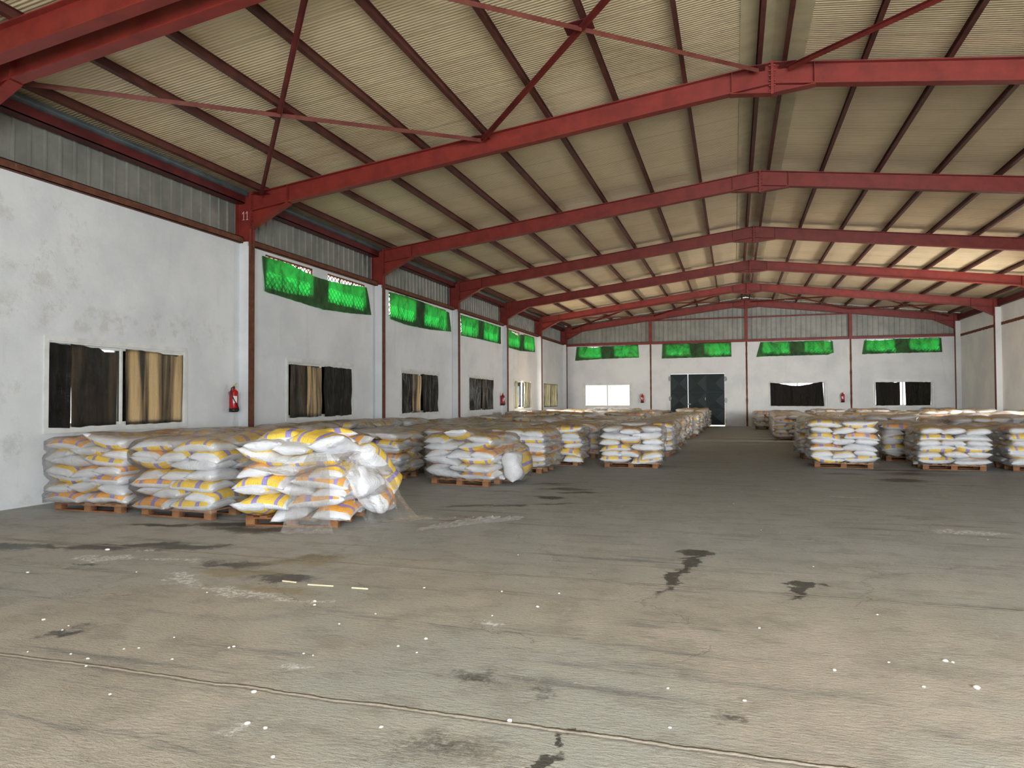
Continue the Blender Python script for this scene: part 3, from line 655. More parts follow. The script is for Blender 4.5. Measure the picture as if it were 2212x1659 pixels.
# upper openings: brown steel grilles behind green cloth
def grille(pl, a, b, z0, z1, lab):
    mb = MB(); d = -.035; n = 3; t = .012
    f = empty('window_grille', pl.p((a+b)/2, z0, d)); tag(f, lab, 'grille', 'diamond window grilles'); o = f.location
    for (x0, x1, y0, y1) in ((a, a+.03, z0, z1), (b-.03, b, z0, z1), (a, b, z0, z0+.03), (a, b, z1-.03, z1)): pl.box(mb, x0, x1, y0, y1, d-.015, d+.015)
    for k in range(1, n): x = a+(b-a)*k/n; pl.box(mb, x-.014, x+.014, z0, z1, d-.012, d+.012)
    mb.v = [(v[0]-o.x, v[1]-o.y, v[2]-o.z) for v in mb.v]; mb.build('grille_frame', RUST, f)
    mb = MB(); H = z1-z0; W = b-a; st = .165; k = -int(H/st)-1
    while k*st < W:
        for sg in (1, -1):
            s0, s1 = k*st, k*st+H
            c0, c1 = max(s0, 0), min(s1, W)
            if c1-c0 > .02:
                zz = lambda s: z0+(s-s0) if sg > 0 else z1-(s-s0)
                mb.bar(Vector(pl.p(a+c0, zz(c0), d+sg*.004))-o, Vector(pl.p(a+c1, zz(c1), d+sg*.004))-o, (.017), .010, (1, 0, 0) if pl.k == 'L' else (0, 1, 0))
        k += 1
    mb.build('lattice', RUST, f)
for i, (a, b) in enumerate(up_l): grille(PL, a, b, UZ0, UZ1, 'diamond steel grille, %s opening behind the %s green cloth on the left wall' % (('left', 'right')[i % 2], ordn[i//2]))
for i, (a, b) in enumerate(up_f): grille(PF, a, b, 4.14, 4.80, 'diamond steel grille, %s opening behind the %s green cloth on the gable wall' % (('left', 'right')[i % 2], ordn[i//2]))
CL = [([(.74, 4.80), (1.73, 4.80), (2.4, 4.71), (2.97, 4.665), (4.09, 4.69), (5.48, 4.80)], [(.82, 4.01), (1.98, 3.95), (3.19, 3.89), (4.57, 3.95), (5.72, 4.03)], 'green cloth sagging from the first upper openings on the left wall'),
      ([(6.86, 4.87), (8.05, 4.9), (9.3, 4.88), (11.64, 4.80)], [(6.95, 4.05), (8.05, 3.98), (9.88, 4.0), (11.80, 4.10)], 'second green cloth along the left wall, past frame 11'),
      ([(12.83, 4.85), (15.07, 4.86), (17.70, 4.84)], [(12.87, 4.05), (15.06, 4.08), (17.75, 4.08)], 'third green cloth along the left wall'),
      ([(18.84, 4.84), (19.6, 4.76), (20.31, 4.68), (21.0, 4.80), (23.40, 4.82)], [(18.86, 4.0), (20.76, 3.97), (23.5, 4.08)], 'fourth and farthest green cloth on the left wall')]
for i, (t_, b_, l) in enumerate(CL): sheet(PL, t_, b_, .018, CLOTH, 'green_cloth', 110, 20, .028, 70+i, 4, l, 'cloth', 'green cloths over upper openings', .012)
CF = [([(-9.87, 4.80), (-9.3, 4.77), (-8.8, 4.72), (-8.2, 4.80), (-6.9, 4.81), (-6.13, 4.85)], [(-9.98, 3.95), (-8.2, 4.03), (-6.08, 4.06)], 'green cloth above the bare bright window on the gable wall'),
      ([(-4.70, 4.84), (-3.6, 4.82), (-2.6, 4.83), (-.82, 4.85)], [(-4.74, 3.97), (-2.7, 3.99), (-.80, 4.0)], 'green cloth above the dark green door'),
      ([(.78, 4.80), (1.5, 4.76), (2.4, 4.78), (3.3, 4.78), (4.2, 4.76), (4.56, 4.74)], [(.55, 3.95), (.95, 3.97), (2.5, 3.98), (4.3, 3.99), (4.6, 4.09)], 'green cloth with a drooping left corner on the gable wall'),
      ([(6.15, 4.74), (7.0, 4.72), (7.8, 4.78), (8.4, 4.76), (9.86, 4.76)], [(6.02, 3.98), (7.9, 4.0), (9.90, 4.0)], 'rightmost green cloth on the gable wall')]
for i, (t_, b_, l) in enumerate(CF): sheet(PF, t_, b_, .018, CLOTH, 'green_cloth', 90, 18, .022, 80+i, 4, l, 'cloth', 'green cloths over upper openings', .02)

# ------------------------------------------------------------------ steel door in the gable
d = empty('door_1', ((DX0+DX1)/2, YF, 0)); struct(d); ox, oy = d.location.x, YF
def leaf(x0, x1, cols, name):
    lf = MB(); lf.box(x0-ox, x1-ox, .02, .06, .075, DZ-.014)
    fr = .07
    for zr in ((.08, .95), (.97, 1.95), (1.97, DZ-.05)):
        for c in range(cols):
            a = x0+(x1-x0)*c/cols+.03-ox; b = x0+(x1-x0)*(c+1)/cols-.03-ox; m_ = (a+b)/2; zm = (zr[0]+zr[1])/2
            lf.add([(a, .019, zr[0]+.02), (b, .019, zr[0]+.02), (b, .019, zr[1]-.02), (a, .019, zr[1]-.02), (m_, -.045, zm)], [(0, 1, 4), (1, 2, 4), (2, 3, 4), (3, 0, 4)])
    for z in (.08, .96, 1.96, DZ-.04): lf.box(x0-ox, x1-ox, .0, .02, z-.02, z+.02)
    return lf.build(name, DOORG, d)
l1 = leaf(DX0+.004, -3.265, 1, 'door_leaf'); l2 = leaf(-3.24, DX1-.004, 2, 'door_leaf')
mb = MB(); mb.box(-3.30-ox, -3.10-ox, -.03, .0, 1.24, 1.31); mb.build('latch', STEEL, d)
mb = MB(); mb.tube([(-2.28-ox, -.05, 1.50), (-2.28-ox, -.05, 1.66)], .02, 8); mb.box(-2.3-ox, -2.26-ox, -.05, .02, 1.51, 1.54); mb.box(-2.3-ox, -2.26-ox, -.05, .02, 1.62, 1.65); mb.build('door_handle', STEEL, d)
for x, z in ((DX0-.05, 2.78), (DX0-.03, 1.6), (DX1+.05, 2.72), (DX1+.07, 1.5), (DX1+.09, .33)):
    mb = MB(); N = 9; poly = [(x-ox+(.07+.03*random.random())*math.cos(6.283*k/N), z+(.13+.05*random.random())*math.sin(6.283*k/N)) for k in range(N)]
    mb.prism(poly, -.025, .02, 1); mb.build('hinge_block', STEEL, d)

# ------------------------------------------------------------------ fire extinguishers
def extinguisher(loc, rz, lab, scale=1.0):
    f = empty('fire_extinguisher', loc, rz); tag(f, lab, 'fire extinguisher', 'wall fire extinguishers')
    # local: -y faces the room, wall at y = +.11
    MB().lathe([(.0845, 0), (.088, .01), (.088, .40), (.078, .435), (.05, .462), (.028, .47), (.028, .49)], n=24).build('body', FIRE, f, True)
    MB().lathe([(.088, -.0), (.0925, .0), (.0925, .075), (.088, .075)], n=24).build('base_ring', BLACKP, f, True)
    MB().lathe([(.022, .485), (.022, .53), (.012, .54)], n=12).build('valve', BLACKP, f, True)
    m = MB(); m.bar((-.02, 0, .535), (.09, -.0, .60), .022, .008); m.bar((-.02, 0, .525), (.10, 0, .515), .022, .008); m.build('handle', YEL, f)
    m = MB(); pts = [(-.02, 0, .51), (-.08, -.01, .50), (-.125, -.03, .44), (-.13, -.055, .35), (-.09, -.085, .24), (-.02, -.105, .15), (.02, -.105, .06), (.025, -.10, .03)]
    P2 = []
    for i in range(len(pts)-1):
        for t in (0, .5): P2.append(Vector(pts[i]).lerp(Vector(pts[i+1]), t))
    P2.append(Vector(pts[-1])); m.tube(P2, .0105, 8); m.build('hose', BLACKP, f, True)
    m = MB(); m.grid(lambda u, v: (.0892*math.sin(-1.1+u*1.0), -.0892*math.cos(-1.1+u*1.0)*-1*-1, .19+v*.14), 10, 2); m.build('paper_label', SIGNW, f, fix=False)
    m = MB(); m.box(-.03, .03, .08, .112, .36, .42); m.build('wall_bracket', STEEL, f)
    f.scale = (scale,)*3
extinguisher((-XW+.112, -.30, 1.33), R_(90), 'red fire extinguisher on the left wall beside the frame 11 column')
extinguisher((-XW+.112, 17.72, 1.32), R_(90), 'small distant red fire extinguisher on the left wall near a column')
extinguisher((-5.9, YF-.112, 1.36), 0, 'red fire extinguisher on gable wall left of the green door')
extinguisher((5.02, YF-.112, 1.35), 0, 'red fire extinguisher on gable wall between two covered windows')

# ------------------------------------------------------------------ sacks
def sack_np(nu, nv, seed, L=.72, W=.47, T=.165, var=0, sag=1.0):
    """verts, faces, per-vertex uv for top and bottom shells of one filled sack"""
    r = np.random.RandomState(seed); vs = []; uv = []
    bx, by = r.uniform(-.5, .5, 2); tw = r.uniform(-.03, .03)*sag; bend = r.uniform(-.034, .014)*sag
    seedv = Vector((r.uniform(0, 90), 0, 0))
    for side in (1, -1):
        for j in range(nv+1):
            for i in range(nu+1):
                a = -1+2*i/nu; b = -1+2*j/nv
                a_ = math.copysign(abs(a)**.8, a); b_ = math.copysign(abs(b)**.8, b)
                pinch = 1-.07*(1-abs(b_)**2)*(abs(a_)**6); pw = 1-.10*(1-abs(a_)**2.2)*(abs(b_)**8)*.4
                x = a_*L/2*pinch; y = b_*W/2*pw
                corner = (abs(a_)*abs(b_))**5; x *= 1+.035*corner; y *= 1+.03*corner
                t = T/2*max(0, 1-abs(a_)**3.6)**.55*max(0, 1-abs(b_)**3.0)**.55
                p = seedv+Vector((x*5, y*5, side*2)); t *= 1.04+.34*mnoise.noise(p)+.14*mnoise.noise(p*2.6)
                crinkle = .006*mnoise.noise(Vector((a_*2+seedv.x, b_*16, side)))*abs(a_)**3+.003*mnoise.noise(Vector((a_*16, b_*2, seedv.x)))*abs(b_)**3
                z = side*t+bend*(a_*a_)*2-.010*(abs(b_)**2)+tw*a_*b_+crinkle*(2 if abs(a) < 1 and abs(b) < 1 else .5)
                vs.append((x, y, z)); uv.append(((a+1)/2*.998+.001+2*var, (b+1)/2*.98+.01+(0 if side > 0 else 1)))
    n = (nu+1)*(nv+1); fs = []
    for j in range(nv):
        for i in range(nu):
            q = (j*(nu+1)+i, j*(nu+1)+i+1, (j+1)*(nu+1)+i+1, (j+1)*(nu+1)+i); fs.append(q); fs.append(tuple(n+k for k in reversed(q)))
    return np.array(vs), fs, np.array(uv)
def np_mesh(name, vs, fs, uv, mat, weld=True):
    me = bpy.data.meshes.new(name); me.from_pydata([tuple(v) for v in vs], [], [tuple(int(i) for i in f) for f in fs])
    ul = me.uv_layers.new(name='UVMap'); li = np.zeros(len(me.loops), dtype=np.int32); me.loops.foreach_get('vertex_index', li)
    ul.data.foreach_set('uv', np.asarray(uv)[li].astype(np.float32).ravel()); me.materials.append(mat); me.shade_smooth()
    if weld:
        b = bmesh.new(); b.from_mesh(me); bmesh.ops.remove_doubles(b, verts=b.verts, dist=.0015); b.to_mesh(me); b.free(); me.shade_smooth()
    return me
HI = []; LO = []
for k in range(14):
    var = [0, 0, 1, 0, 2, 0, 1][k % 7]
    v, f_, uv = sack_np(22, 16, 100+k, var=var); HI.append((np_mesh('sack', v, f_, uv, SACK), v, var))
    LO.append(sack_np(8, 6, 200+k, var=var)+(var,))
for k in range(4):
    var = [0, 1, 2, 0][k]; v, f_, uv = sack_np(22, 16, 400+k, L=.56, W=.42, T=.32, var=var); HI.append((np_mesh('sack', v, f_, uv, SACK), v, var))
VN = ['yellow-printed', 'orange-printed', 'plain white']

LAYER = .128; Z0 = .135
def layout(nl, seed, jit=1.0, side=1, start=0, extra_top=0, full=False, sx=1.0):
    """list of sack placements in stack coordinates: (x, y, z, rz, tiltx, tilty, flip, mesh, slot name, layer)"""
    r = random.Random(seed); out = []
    for i in range(nl):
        top = i == nl-1
        if (i+start) % 2 == 0:
            s = [(-.35, -.34, 0, 'front left'), (.35, -.34, 0, 'front right'), (-.46, .25, 90, 'back left'), (0, .25, 90, 'back middle'), (.46, .25, 90, 'back right')]
        else:
            s = [(-.46, -.235, 90, 'front left'), (0, -.235, 90, 'front middle'), (.46, -.235, 90, 'front right'), (-.35, .36, 0, 'back left'), (.35, .36, 0, 'back right')]
        for x, y, rz, nm in s:
            if not top and not full and nm.startswith('back') and not nm.endswith('right' if side > 0 else 'left'): continue
            z = Z0+.064+i*LAYER+r.uniform(-.006, .006)*jit+(r.uniform(-.01, .03) if top else 0)
            out.append([x*sx+r.gauss(0, .016)*jit, y+r.gauss(0, .016)*jit, z, R_(rz+r.choice((0, 180))+r.gauss(0, 3.2)*jit), R_(r.gauss(0, 3.0)*jit), R_(r.gauss(0, 2.6)*jit), r.random() < .2, r.randrange(14), nm, i])
    return out
def smat(pl):
    x, y, z, rz, tx, ty, flip, k, nm, i = pl
    return Matrix.Translation((x, y, z)) @ Euler((tx, ty, rz)).to_matrix().to_4x4() @ (Matrix.Rotation(math.pi, 4, 'X') if flip else Matrix())

def hull2d(P):
    P = sorted(map(tuple, P)); 
    def half(Q):
        h = []
        for p in Q:
            while len(h) >= 2 and (h[-1][0]-h[-2][0])*(p[1]-h[-2][1])-(h[-1][1]-h[-2][1])*(p[0]-h[-2][0]) <= 0: h.pop()
            h.append(p)
        return h
    a = half(P); b = half(P[::-1]); return a[:-1]+b[:-1]
def film_np(pts, nang=56, nz=18, zbot=.11, seed=0, off=.012, wrinkle=.010):
    """stretch film pulled over a point cloud of sacks; closed at the top, open below"""
    r0 = np.random.RandomState(seed); ztp = pts[:, 2].max(); c = np.array([(pts[:, 0].min()+pts[:, 0].max())/2, (pts[:, 1].min()+pts[:, 1].max())/2])
    edge_z = np.percentile(pts[:, 2], 97)-.02
    zs = np.linspace(zbot, edge_z, nz); ang = np.arange(nang)*2*math.pi/nang; D = np.stack([np.cos(ang), np.sin(ang)], 1)
    Rr = np.zeros((nz, nang))
    for i, z in enumerate(zs):
        win = .075; q = pts[np.abs(pts[:, 2]-max(z, zbot+.08)) < win][:, :2]-c
        if len(q) < 8: Rr[i] = Rr[i-1]*.98; continue
        H = hull2d(q); H = np.array(H+[H[0]])
        for a in range(nang):
            best = 0; d = D[a]
            p = H[:-1]; e = H[1:]-H[:-1]; den = d[0]*e[:, 1]-d[1]*e[:, 0]; ok = np.abs(den) > 1e-9
            t = (p[ok, 0]*e[ok, 1]-p[ok, 1]*e[ok, 0])/den[ok]; s = (p[ok, 0]*d[1]-p[ok, 1]*d[0])/den[ok]
            m_ = (s >= -1e-6) & (s <= 1+1e-6) & (t > 0); best = t[m_].max() if m_.any() else Rr[i-1, a]
            Rr[i, a] = best
    Rr += off
    V = []
    for i in range(nz):
        for a in range(nang):
            w_ = wrinkle*(mnoise.noise(Vector((math.cos(ang[a])*5+seed, math.sin(ang[a])*5, zs[i]*9)))+.6*mnoise.noise(Vector((a*.9, zs[i]*3+a*.35, seed))))
            r = Rr[i, a]+w_; V.append((c[0]+D[a, 0]*r, c[1]+D[a, 1]*r, zs[i]))
    # top: rings shrinking inwards, resting on the highest sacks nearby
    topr = [.93, .82, .68, .52, .34, .16]
    for k, s in enumerate(topr):
        for a in range(nang):
            r = Rr[-1, a]*s; x = c[0]+D[a, 0]*r; y = c[1]+D[a, 1]*r
            dd = np.hypot(pts[:, 0]-x, pts[:, 1]-y) < .11; zz = pts[dd, 2].max() if dd.any() else edge_z
            zz = max(zz, edge_z)+.012+.010*mnoise.noise(Vector((x*7, y*7, seed)))
            if k == 0: zz = (zz+edge_z+.03)/2
            V.append((x, y, zz))
    nr = nz+len(topr); dd = np.hypot(pts[:, 0]-c[0], pts[:, 1]-c[1]) < .12
    V.append((c[0], c[1], (pts[dd, 2].max() if dd.any() else edge_z)+.015)); FS = []
    for i in range(nr-1):
        for a in range(nang): FS.append((i*nang+a, i*nang+(a+1) % nang, (i+1)*nang+(a+1) % nang, (i+1)*nang+a))
    for a in range(nang): FS.append(((nr-1)*nang+a, (nr-1)*nang+(a+1) % nang, nr*nang))
    V = np.array(V)
    # relax the top so the film bridges between sacks
    for it in range(2):
        A = V[:-1].reshape(nr, nang, 3).copy(); B = A.copy(); sl = slice(nz-1, nr-1)
        B[sl, :, 2] = .5*A[sl, :, 2]+.125*(np.roll(A, 1, 1)[sl, :, 2]+np.roll(A, -1, 1)[sl, :, 2])+.125*(A[nz-2:nr-2, :, 2]+A[nz:nr, :, 2]); V[:-1] = B.reshape(-1, 3)
    return V, FS
def film_obj(V, FS, name, mat, loc, rz):
    me = bpy.data.meshes.new(name); me.from_pydata([tuple(v) for v in V], [], FS); me.materials.append(mat); me.shade_smooth()
    o = bpy.data.objects.new(name, me); COL.objects.link(o); o.location = loc; o.rotation_euler = (0, 0, rz); return o

# pallets
def pallet_parts():
    top = MB()
    for k in range(7): x = -.60+k*1.1/6; x = -.6+k*(1.2-.10)/6; top.box(x, x+.10, -.5, .5, .108, .128)
    for y in (-.5, -.05, .4): top.box(-.6, .6, y, y+.10, .09, .108)
    blk = MB().box(-.06, .06, -.05, .05, .0, .07); bot = MB().box(-.6, .6, -.05, .05, 0, .02)
    return top.mesh('top_deck', WOOD), blk.mesh('block', WOOD), bot.mesh('bottom_board', WOOD)
PTOP, PBLK, PBOT = pallet_parts()
PFULL = MB()
for k in range(7): x = -.6+k*1.1/6; PFULL.box(x, x+.10, -.5, .5, .108, .128)
for y in (-.45, 0, .45):
    PFULL.box(-.6, .6, y-.05, y+.05, .09, .108); PFULL.box(-.6, .6, y-.05, y+.05, 0, .02)
    for x in (-.54, 0, .54): PFULL.box(x-.06, x+.06, y-.05, y+.05, .02, .09)
PFULL = PFULL.mesh('wooden_pallet', WOOD)
def pallet(loc, rz, label, parts=True, group='wooden pallets under the sack stacks'):
    if not parts:
        o = bpy.data.objects.new('wooden_pallet', PFULL); COL.objects.link(o); o.location = loc; o.rotation_euler = (0, 0, rz); tag(o, label, 'pallet', group); return o
    f = empty('wooden_pallet', loc, rz); tag(f, label, 'pallet', group)
    o = bpy.data.objects.new('top_deck', PTOP); COL.objects.link(o); o.parent = f
    for y in (-.45, 0, .45):
        o = bpy.data.objects.new('bottom_board', PBOT); COL.objects.link(o); o.parent = f; o.location = (0, y, 0)
        for x in (-.54, 0, .54): o = bpy.data.objects.new('block', PBLK); COL.objects.link(o); o.parent = f; o.location = (x, y, .02)
    return f
def put_sack(Mw, k, label, group):
    me, v, var = HI[k]; o = bpy.data.objects.new('sack', me); COL.objects.link(o); o.matrix_world = Mw; tag(o, VN[var]+' '+label, 'sack', group); return o
LN = ['bottom layer', 'second layer', 'third layer', 'fourth layer', 'fifth layer', 'sixth layer', 'seventh layer', 'eighth layer']
nsack = [0]
def near_stack(cx, cy, rz, nl, seed, name, side=1, start=0, jit=1.0, film=True, wr=.012, sx=1.0, extra=[], fulltop=True, drop=()):
    B = Matrix.Translation((cx, cy, 0)) @ Matrix.Rotation(rz, 4, 'Z'); pls = layout(nl, seed, jit, side, start, sx=sx)
    pls = [p for i, p in enumerate(pls) if i not in drop]
    pts = []
    for p in pls+list(extra):
        m = smat(p); nm, i = p[8], p[9]
        lab = 'sack, %s, %s, %s' % (nm, LN[i] if i < nl-1 or i < 0 else 'top layer', name) if isinstance(i, int) else 'sack %s, %s' % (nm, name)
        lab = ' '.join(lab.split()[:15]) if len(lab.split()) > 15 else lab
        put_sack(B @ m, p[7], lab, 'sacks in the '+name); nsack[0] += 1
        v = HI[p[7]][1]; Mm = np.array(m); pts.append(v @ Mm[:3, :3].T+Mm[:3, 3])
    pallet((cx, cy, 0), rz, 'brown wooden pallet under the '+name)
    pts = np.concatenate(pts)
    if film:
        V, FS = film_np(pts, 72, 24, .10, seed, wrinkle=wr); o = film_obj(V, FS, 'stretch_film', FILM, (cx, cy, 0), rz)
        tag(o, 'clear stretch film wrapped round the '+name, 'plastic film', 'stretch film around the stacks')
    return pts
near_stack(-9.42, -4.36, R_(0), 7, 11, 'leftmost front stack', start=0)
near_stack(-7.78, -4.45, R_(-3), 7, 12, 'second stack from left in front row', start=0, jit=1.3)
# the loose stack with torn film
ex = [[-.30, -.05, 1.10, R_(8), R_(4), R_(-3), False, 1, 'lying crookedly on top at left', 'x'], [.28, -.22, 1.06, R_(-18), R_(8), R_(7), False, 3, 'tilted on top at right', 'x'],
      [.10, .35, 1.09, R_(35), R_(-6), R_(-10), False, 8, 'lying askew on top at the back', 'x'],
      [.78, .20, .80, R_(76), R_(5), R_(28), False, 14, 'slipping off the right side near the top', 'x'], [.86, .52, .56, R_(20), R_(6), R_(52), False, 17, 'hanging nose-down off the right side', 'x'],
      [.80, -.10, .52, R_(82), R_(34), R_(4), True, 16, 'slumped against the right side', 'x'], [.84, .34, .26, R_(95), R_(22), R_(3), False, 15, 'slumped low at the right side', 'x']]
near_stack(-5.98, -4.62, R_(9), 7, 13, 'loose stack with torn film', start=1, jit=2.0, film=False, extra=ex)
near_stack(-7.50, .22, R_(-2), 6, 14, 'shaded stack behind the torn-film stack', start=0)
ex = [[.86, .0, .34, R_(6), R_(6), R_(78), False, 16, 'slumped upright beside the right side', 'x'], [.84, .42, .42, R_(20), R_(0), R_(70), False, 14, 'slumped behind the fallen one', 'x']]
near_stack(-5.40, -.08, R_(-9), 6, 15, 'stack with a fallen sack', start=0, jit=1.4, extra=ex)
near_stack(-5.15, 2.35, R_(-2), 6, 16, 'stack just beyond the fallen-sack stack', start=0)
near_stack(-4.82, 4.25, R_(2), 6, 17, 'narrow stack left of the aisle-corner stack', start=1)
near_stack(-2.95, 4.08, R_(2), 6, 18, 'left block aisle-corner stack', start=0, jit=1.5, wr=.02)
near_stack(-2.98, 7.55, R_(0), 6, 19, 'stack right behind the aisle-corner stack', start=1)
near_stack(1.66, 5.20, R_(-2), 7, 21, 'aisle-side front stack at right', side=-1, start=0)
near_stack(3.82, 5.24, R_(0), 6, 22, 'middle front stack at right', side=-1, start=0)
near_stack(5.52, 5.36, R_(2), 6, 23, 'front stack at right picture edge', side=-1, start=0)
near_stack(1.60, 7.55, R_(0), 6, 24, 'stack behind the aisle stack at right', side=-1, start=1)

# far stacks
FAR = []
r = random.Random(5)
# left block
for y in (-2.75, -1.30, .2, 1.7, 3.2, 4.8): FAR.append((-9.45+r.uniform(-.05, .05), y, 1, 7))
for y in (-2.4, -1.25): FAR.append((-7.95, y if y < -2 else -1.05, 1, 6))
for y in (1.75, 3.25, 4.8): FAR.append((-7.85, y, 1, 6))
FAR += [(-6.45, 3.4, 1, 6), (-6.45, 4.95, 1, 6), (-6.35, 1.75, 1, 6)]
y = 6.4
for row in range(15):
    for cx in (-9.4, -7.85, -6.3, -4.78, -3.05):
        if cx == -3.05 and row == 0: continue
        FAR.append((cx+r.uniform(-.1, .1)+(.0 if cx < -4 else .18*(row/8.0)), y+r.uniform(-.12, .12)+(.75 if cx > -4 else 0), 1, r.choice((6, 6, 7))))
    y += 1.55
    if y > 28.6: break
# right block
for row, y in enumerate((7.3, 9.0, 10.7, 12.4, 14.2, 16.3, 18.1, 19.9, 21.8, 23.7, 25.6, 27.6)):
    for cx in (3.6, 5.4, 7.2, 9.0): FAR.append((cx+r.uniform(-.1, .1), y+r.uniform(-.12, .12), -1, r.choice((6, 6, 7))))
    if 9 <= y < 15.5: FAR.append((2.05+.03*row, y, -1, 6))
    elif 15.5 < y < 25: FAR.append((1.45+.05*(row-5), y, -1, 6))
    elif y > 25: FAR.append((.98 if y < 27 else 1.9, y+.7 if y < 27 else y, -1, 6))
FAR += [(7.3, 5.5, -1, 6), (9.0, 5.6, -1, 6)]
room = 300-nsack[0]
AV = []; AF = []; AU = []; nv_ = 0
FILMS = {}
def hidden(cx, cy, sd):
    return False
FAR.sort(key=lambda s: s[1]); CNT = {}
ORD = ordn+['tenth', 'eleventh', 'twelfth', 'thirteenth', 'fourteenth', 'fifteenth', 'sixteenth', 'seventeenth', 'eighteenth', 'nineteenth', 'twentieth', 'twenty-first', 'twenty-second', 'twenty-third', 'twenty-fourth']
for idx, (cx, cy, sd, nl) in enumerate(FAR):
    key = (sd, nl, idx % 5); rz = R_(r.uniform(-3, 3))
    pls = layout(nl, 300+key[2]*7+nl+(50 if sd > 0 else 0), 1.3, sd, key[2] % 2)
    Mb = Matrix.Translation((cx, cy, 0)) @ Matrix.Rotation(rz, 4, 'Z')
    if key not in FILMS:
        pts = []
        for p in pls: m = np.array(smat(p)); pts.append(LO[p[7]][0] @ m[:3, :3].T+m[:3, 3])
        V, FS = film_np(np.concatenate(pts), 36, 12, .11, idx, wrinkle=.016)
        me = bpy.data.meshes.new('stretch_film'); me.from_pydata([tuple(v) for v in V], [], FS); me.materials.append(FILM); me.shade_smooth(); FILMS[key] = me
    if sd > 0: ci = min(range(5), key=lambda i: abs((-9.4, -7.85, -6.35, -4.78, -2.8)[i]-cx)); cn = ['row along the left wall', 'second row from the left wall', 'middle row of the left block', 'fourth row from the left wall', 'aisle row of the left block'][ci]
    else: ci = 5+min(range(5), key=lambda i: abs((1.6, 3.6, 5.4, 7.2, 9.0)[i]-cx)); cn = ['aisle row of the right block', 'second row right of the aisle', 'third row right of the aisle', 'fourth row right of the aisle', 'row along the right wall'][ci-5]
    CNT[ci] = CNT.get(ci, 0)+1; wh = '%s deeper stack from the front, %s' % (ORD[CNT[ci]-1], cn)
    side = 'left' if sd > 0 else 'right'
    o = bpy.data.objects.new('stretch_film', FILMS[key]); COL.objects.link(o); o.location = (cx, cy, 0); o.rotation_euler = (0, 0, rz)
    tag(o, 'clear film over the '+wh, 'plastic film', 'film over deeper stacks of the %s block' % side)
    if ci in (4, 5) or CNT[ci] <= 2: pallet((cx, cy, 0), rz, 'wooden pallet under the '+wh, False, 'pallets under deeper stacks of the %s block' % side)
    for p in pls:
        v, f_, uv, var = LO[p[7]]; m = np.array(Mb @ smat(p)); AV.append(v @ m[:3, :3].T+m[:3, 3]); AF += [tuple(i+nv_ for i in q) for q in f_]; AU.append(uv); nv_ += len(v)
me = np_mesh('sacks', np.concatenate(AV), AF, np.concatenate(AU), SACK, weld=False)
o = bpy.data.objects.new('sacks', me); COL.objects.link(o); tag(o, 'white and yellow printed sacks stacked deeper in both pallet blocks', 'sacks', None, 'stuff')

# torn film on the loose stack
def drape(rows, name, label, nu=26, nv=30, amp=.02, mat=FILMX, seed=0):
    """rows: list of (left point, right point) from top to bottom"""
    mb = MB(); K = len(rows)-1
    def fn(u, v):
        t = v*K; i = min(int(t), K-1); f = t-i; f = f*f*(3-2*f)*.5+f*.5
        l = Vector(rows[i][0]).lerp(Vector(rows[i+1][0]), f); rr = Vector(rows[i][1]).lerp(Vector(rows[i+1][1]), f)
        p = l.lerp(rr, u); n = mnoise.noise(Vector((u*6+seed, v*3, 0)))+.5*mnoise.noise(Vector((u*14, v*9+seed, 2)))
        dn = (rr-l).cross(Vector((0, 0, 1))); dn = dn.normalized() if dn.length > 1e-4 else Vector((0, -1, 0))
        q = p+dn*n*amp+Vector((0, 0, amp*.4*mnoise.noise(Vector((u*9, v*12, seed))))); q.z = max(q.z, .006); return q
    mb.grid(fn, nu, nv); o = mb.build(name, mat, None, True, fix=False); tag(o, label, 'plastic film', 'torn film on the loose stack'); return o
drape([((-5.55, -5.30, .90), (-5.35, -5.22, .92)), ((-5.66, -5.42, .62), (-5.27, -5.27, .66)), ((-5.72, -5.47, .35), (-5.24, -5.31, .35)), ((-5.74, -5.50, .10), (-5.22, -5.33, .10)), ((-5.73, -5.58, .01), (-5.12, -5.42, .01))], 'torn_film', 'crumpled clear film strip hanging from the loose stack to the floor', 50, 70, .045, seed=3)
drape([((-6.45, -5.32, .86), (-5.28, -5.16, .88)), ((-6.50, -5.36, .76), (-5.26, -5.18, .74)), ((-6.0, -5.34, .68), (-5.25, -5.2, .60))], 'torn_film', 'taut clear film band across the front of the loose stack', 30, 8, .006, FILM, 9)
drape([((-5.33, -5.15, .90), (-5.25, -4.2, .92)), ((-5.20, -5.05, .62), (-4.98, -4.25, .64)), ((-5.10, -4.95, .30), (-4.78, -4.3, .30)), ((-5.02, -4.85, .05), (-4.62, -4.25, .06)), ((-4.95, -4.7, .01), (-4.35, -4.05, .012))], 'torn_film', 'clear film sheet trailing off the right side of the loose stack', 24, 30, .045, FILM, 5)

# crumpled film on the floor
mb = MB()
def crumple(u, v):
    x = -4.28+u*.95; y = -4.88+u*1.12+(v-.5)*.26*(1-.3*u); h = .055*(1-(2*v-1)**2)*(.35+.65*math.sin(math.pi*min(1, max(0, u*.96+.02))))
    n = mnoise.noise(Vector((u*16, v*5, 1))); n2 = mnoise.noise(Vector((u*40, v*11, 4)))
    return (x+.05*n+.015*n2, y+.05*n2, max(.004, h*(1+1.1*n)+.012*n2+.006))
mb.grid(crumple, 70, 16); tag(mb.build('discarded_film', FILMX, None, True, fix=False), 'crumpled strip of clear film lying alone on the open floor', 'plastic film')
mb = MB(); mb.grid(lambda u, v: (-4.35+u*.42, -4.12+u*.18+(v-.5)*.12, max(.004, .03*math.sin(math.pi*v)*(1+mnoise.noise(Vector((u*12, v*4, 9)))))), 24, 6)
tag(mb.build('discarded_film', FILMX, None, True, fix=False), 'small scrap of film on the floor beside the loose stack', 'plastic film')

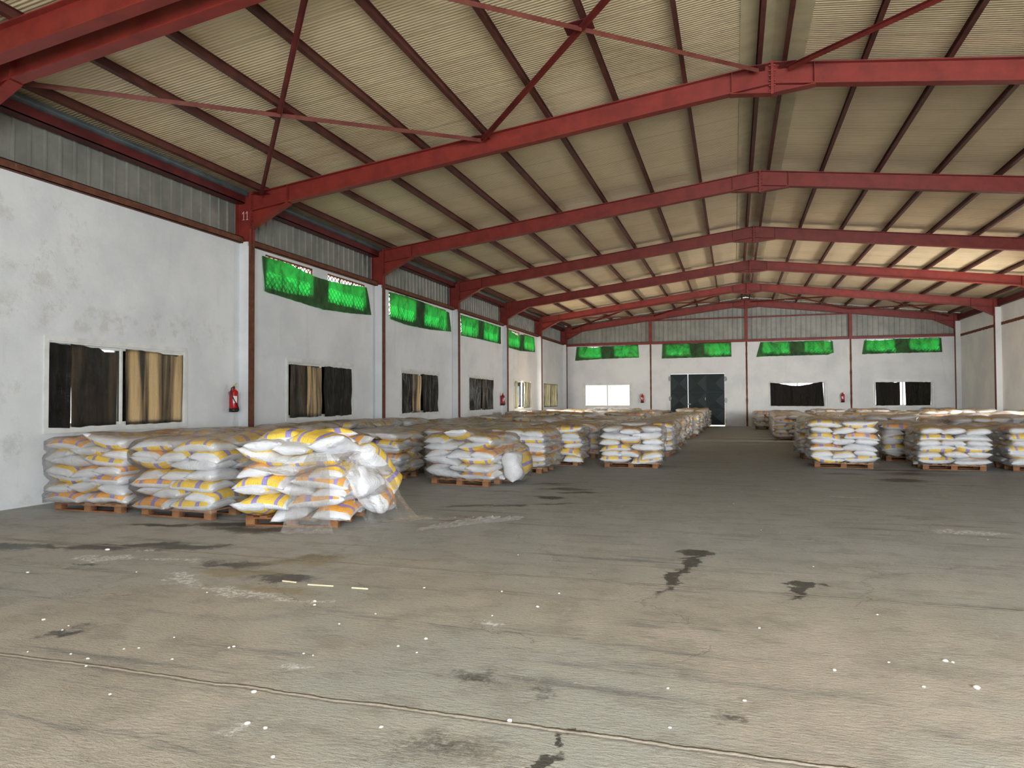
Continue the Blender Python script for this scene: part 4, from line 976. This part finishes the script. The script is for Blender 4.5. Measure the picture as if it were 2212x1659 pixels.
# small pale scraps over the floor (pixel-measured spots on the slab)
def gp(px, py):
    d = F+Rv*((px-1106)/FPX)-Uv*((py-829.5)/FPX); t = -M.translation.z/d.z; return M.translation+d*t
spots = [(232,1188,3.5),(238,1500,1.4),(190,1423,1.5),(186,1439,1.4),(548,1495,2.2),(590,1635,1.6),(535,1563,2.2),(573,1573,1.8),(823,1571,1.5),(680,1299,2.2),(680,1307,1.8),(811,1326,1.2),(733,1348,1.4),(505,1397,1.6),(495,1399,1.4),(656,1412,1.2),(676,1416,1.1),(372,1424,1.2),(153,1413,1.2),(135,1361,1.2),(148,1352,1.2),(94,1339,2.0),(447,1280,1.3),(295,1236,1.3),(60,1237,2.2),(920,1380,2.0),(916,1270,1.6),(1084,1278,1.6),(1208,1282,1.4),(1161,1311,2.2),(1063,1330,1.2),(1101,1557,2.2),(1443,1487,1.3),(1119,1199,1.3),(900,1410,1.2),(1447,1572,1.3),(2109,1486,3.0),(2042,1428,2.4),(2058,1431,1.6),(1995,1484,1.6),(1802,1448,2.0),(1920,1431,1.2),(1895,1328,1.2),(1644,1145,1.2),(1585,1088,1.5),(2134,1166,1.2),(1757,1224,1.2),(1640,1357,1.6),(1608,1514,1.5),(268,1402,1.2),(300,1400,1.2),(860,1396,1.6),(376,1377,1.0),(60,1408,1.0)]
bits = []
for k in range(6):
    mb = MB(); rr = random.Random(k); prof = []
    n = 8; vs = []
    for ring, (rad, z) in enumerate(((.8, 0), (1.0, .25), (.75, .6), (.3, .8))):
        for a in range(n): q = rad*(.7+.5*rr.random()); vs.append((.011*q*math.cos(6.283*a/n)*1.3, .011*q*math.sin(6.283*a/n), .011*z))
    fs = [(i*n+a, i*n+(a+1) % n, (i+1)*n+(a+1) % n, (i+1)*n+a) for i in range(3) for a in range(n)]+[tuple(3*n+a for a in range(n))]
    mb.add(vs, fs); bits.append(mb.mesh('white_scrap', SCRAP, True))
for k, (px, py, s) in enumerate(spots):
    p = gp(px, py); o = bpy.data.objects.new('white_scrap', bits[k % 6]); COL.objects.link(o); o.location = (p.x, p.y, 0); o.scale = (s*.55, s*.55, s*.5); o.rotation_euler = (0, 0, k*1.7)
    tag(o, 'tiny white crumb lying on the concrete floor', 'scrap', 'white crumbs scattered on the floor')

# old pallet left-over boards: pale splinters by the wet imprint
for (x0, y0, x1, y1), l in (((610, 1256, 640, 1259), 'short pale splinter at the corner of the wet imprint'), ((665, 1264, 720, 1267), 'longest pale splinter along the wet imprint'), ((760, 1271, 795, 1273), 'pale splinter at the right end of the wet imprint')):
    a, b = gp(x0, y0), gp(x1, y1); mb = MB(); mb.bar((a.x, a.y, .006), (b.x, b.y, .005), .010, .010); tag(mb.build('wood_splinter', SPLINT), l, 'splinter', 'splinters on the floor')
print('near sacks', nsack[0], 'far stacks', len(FAR))
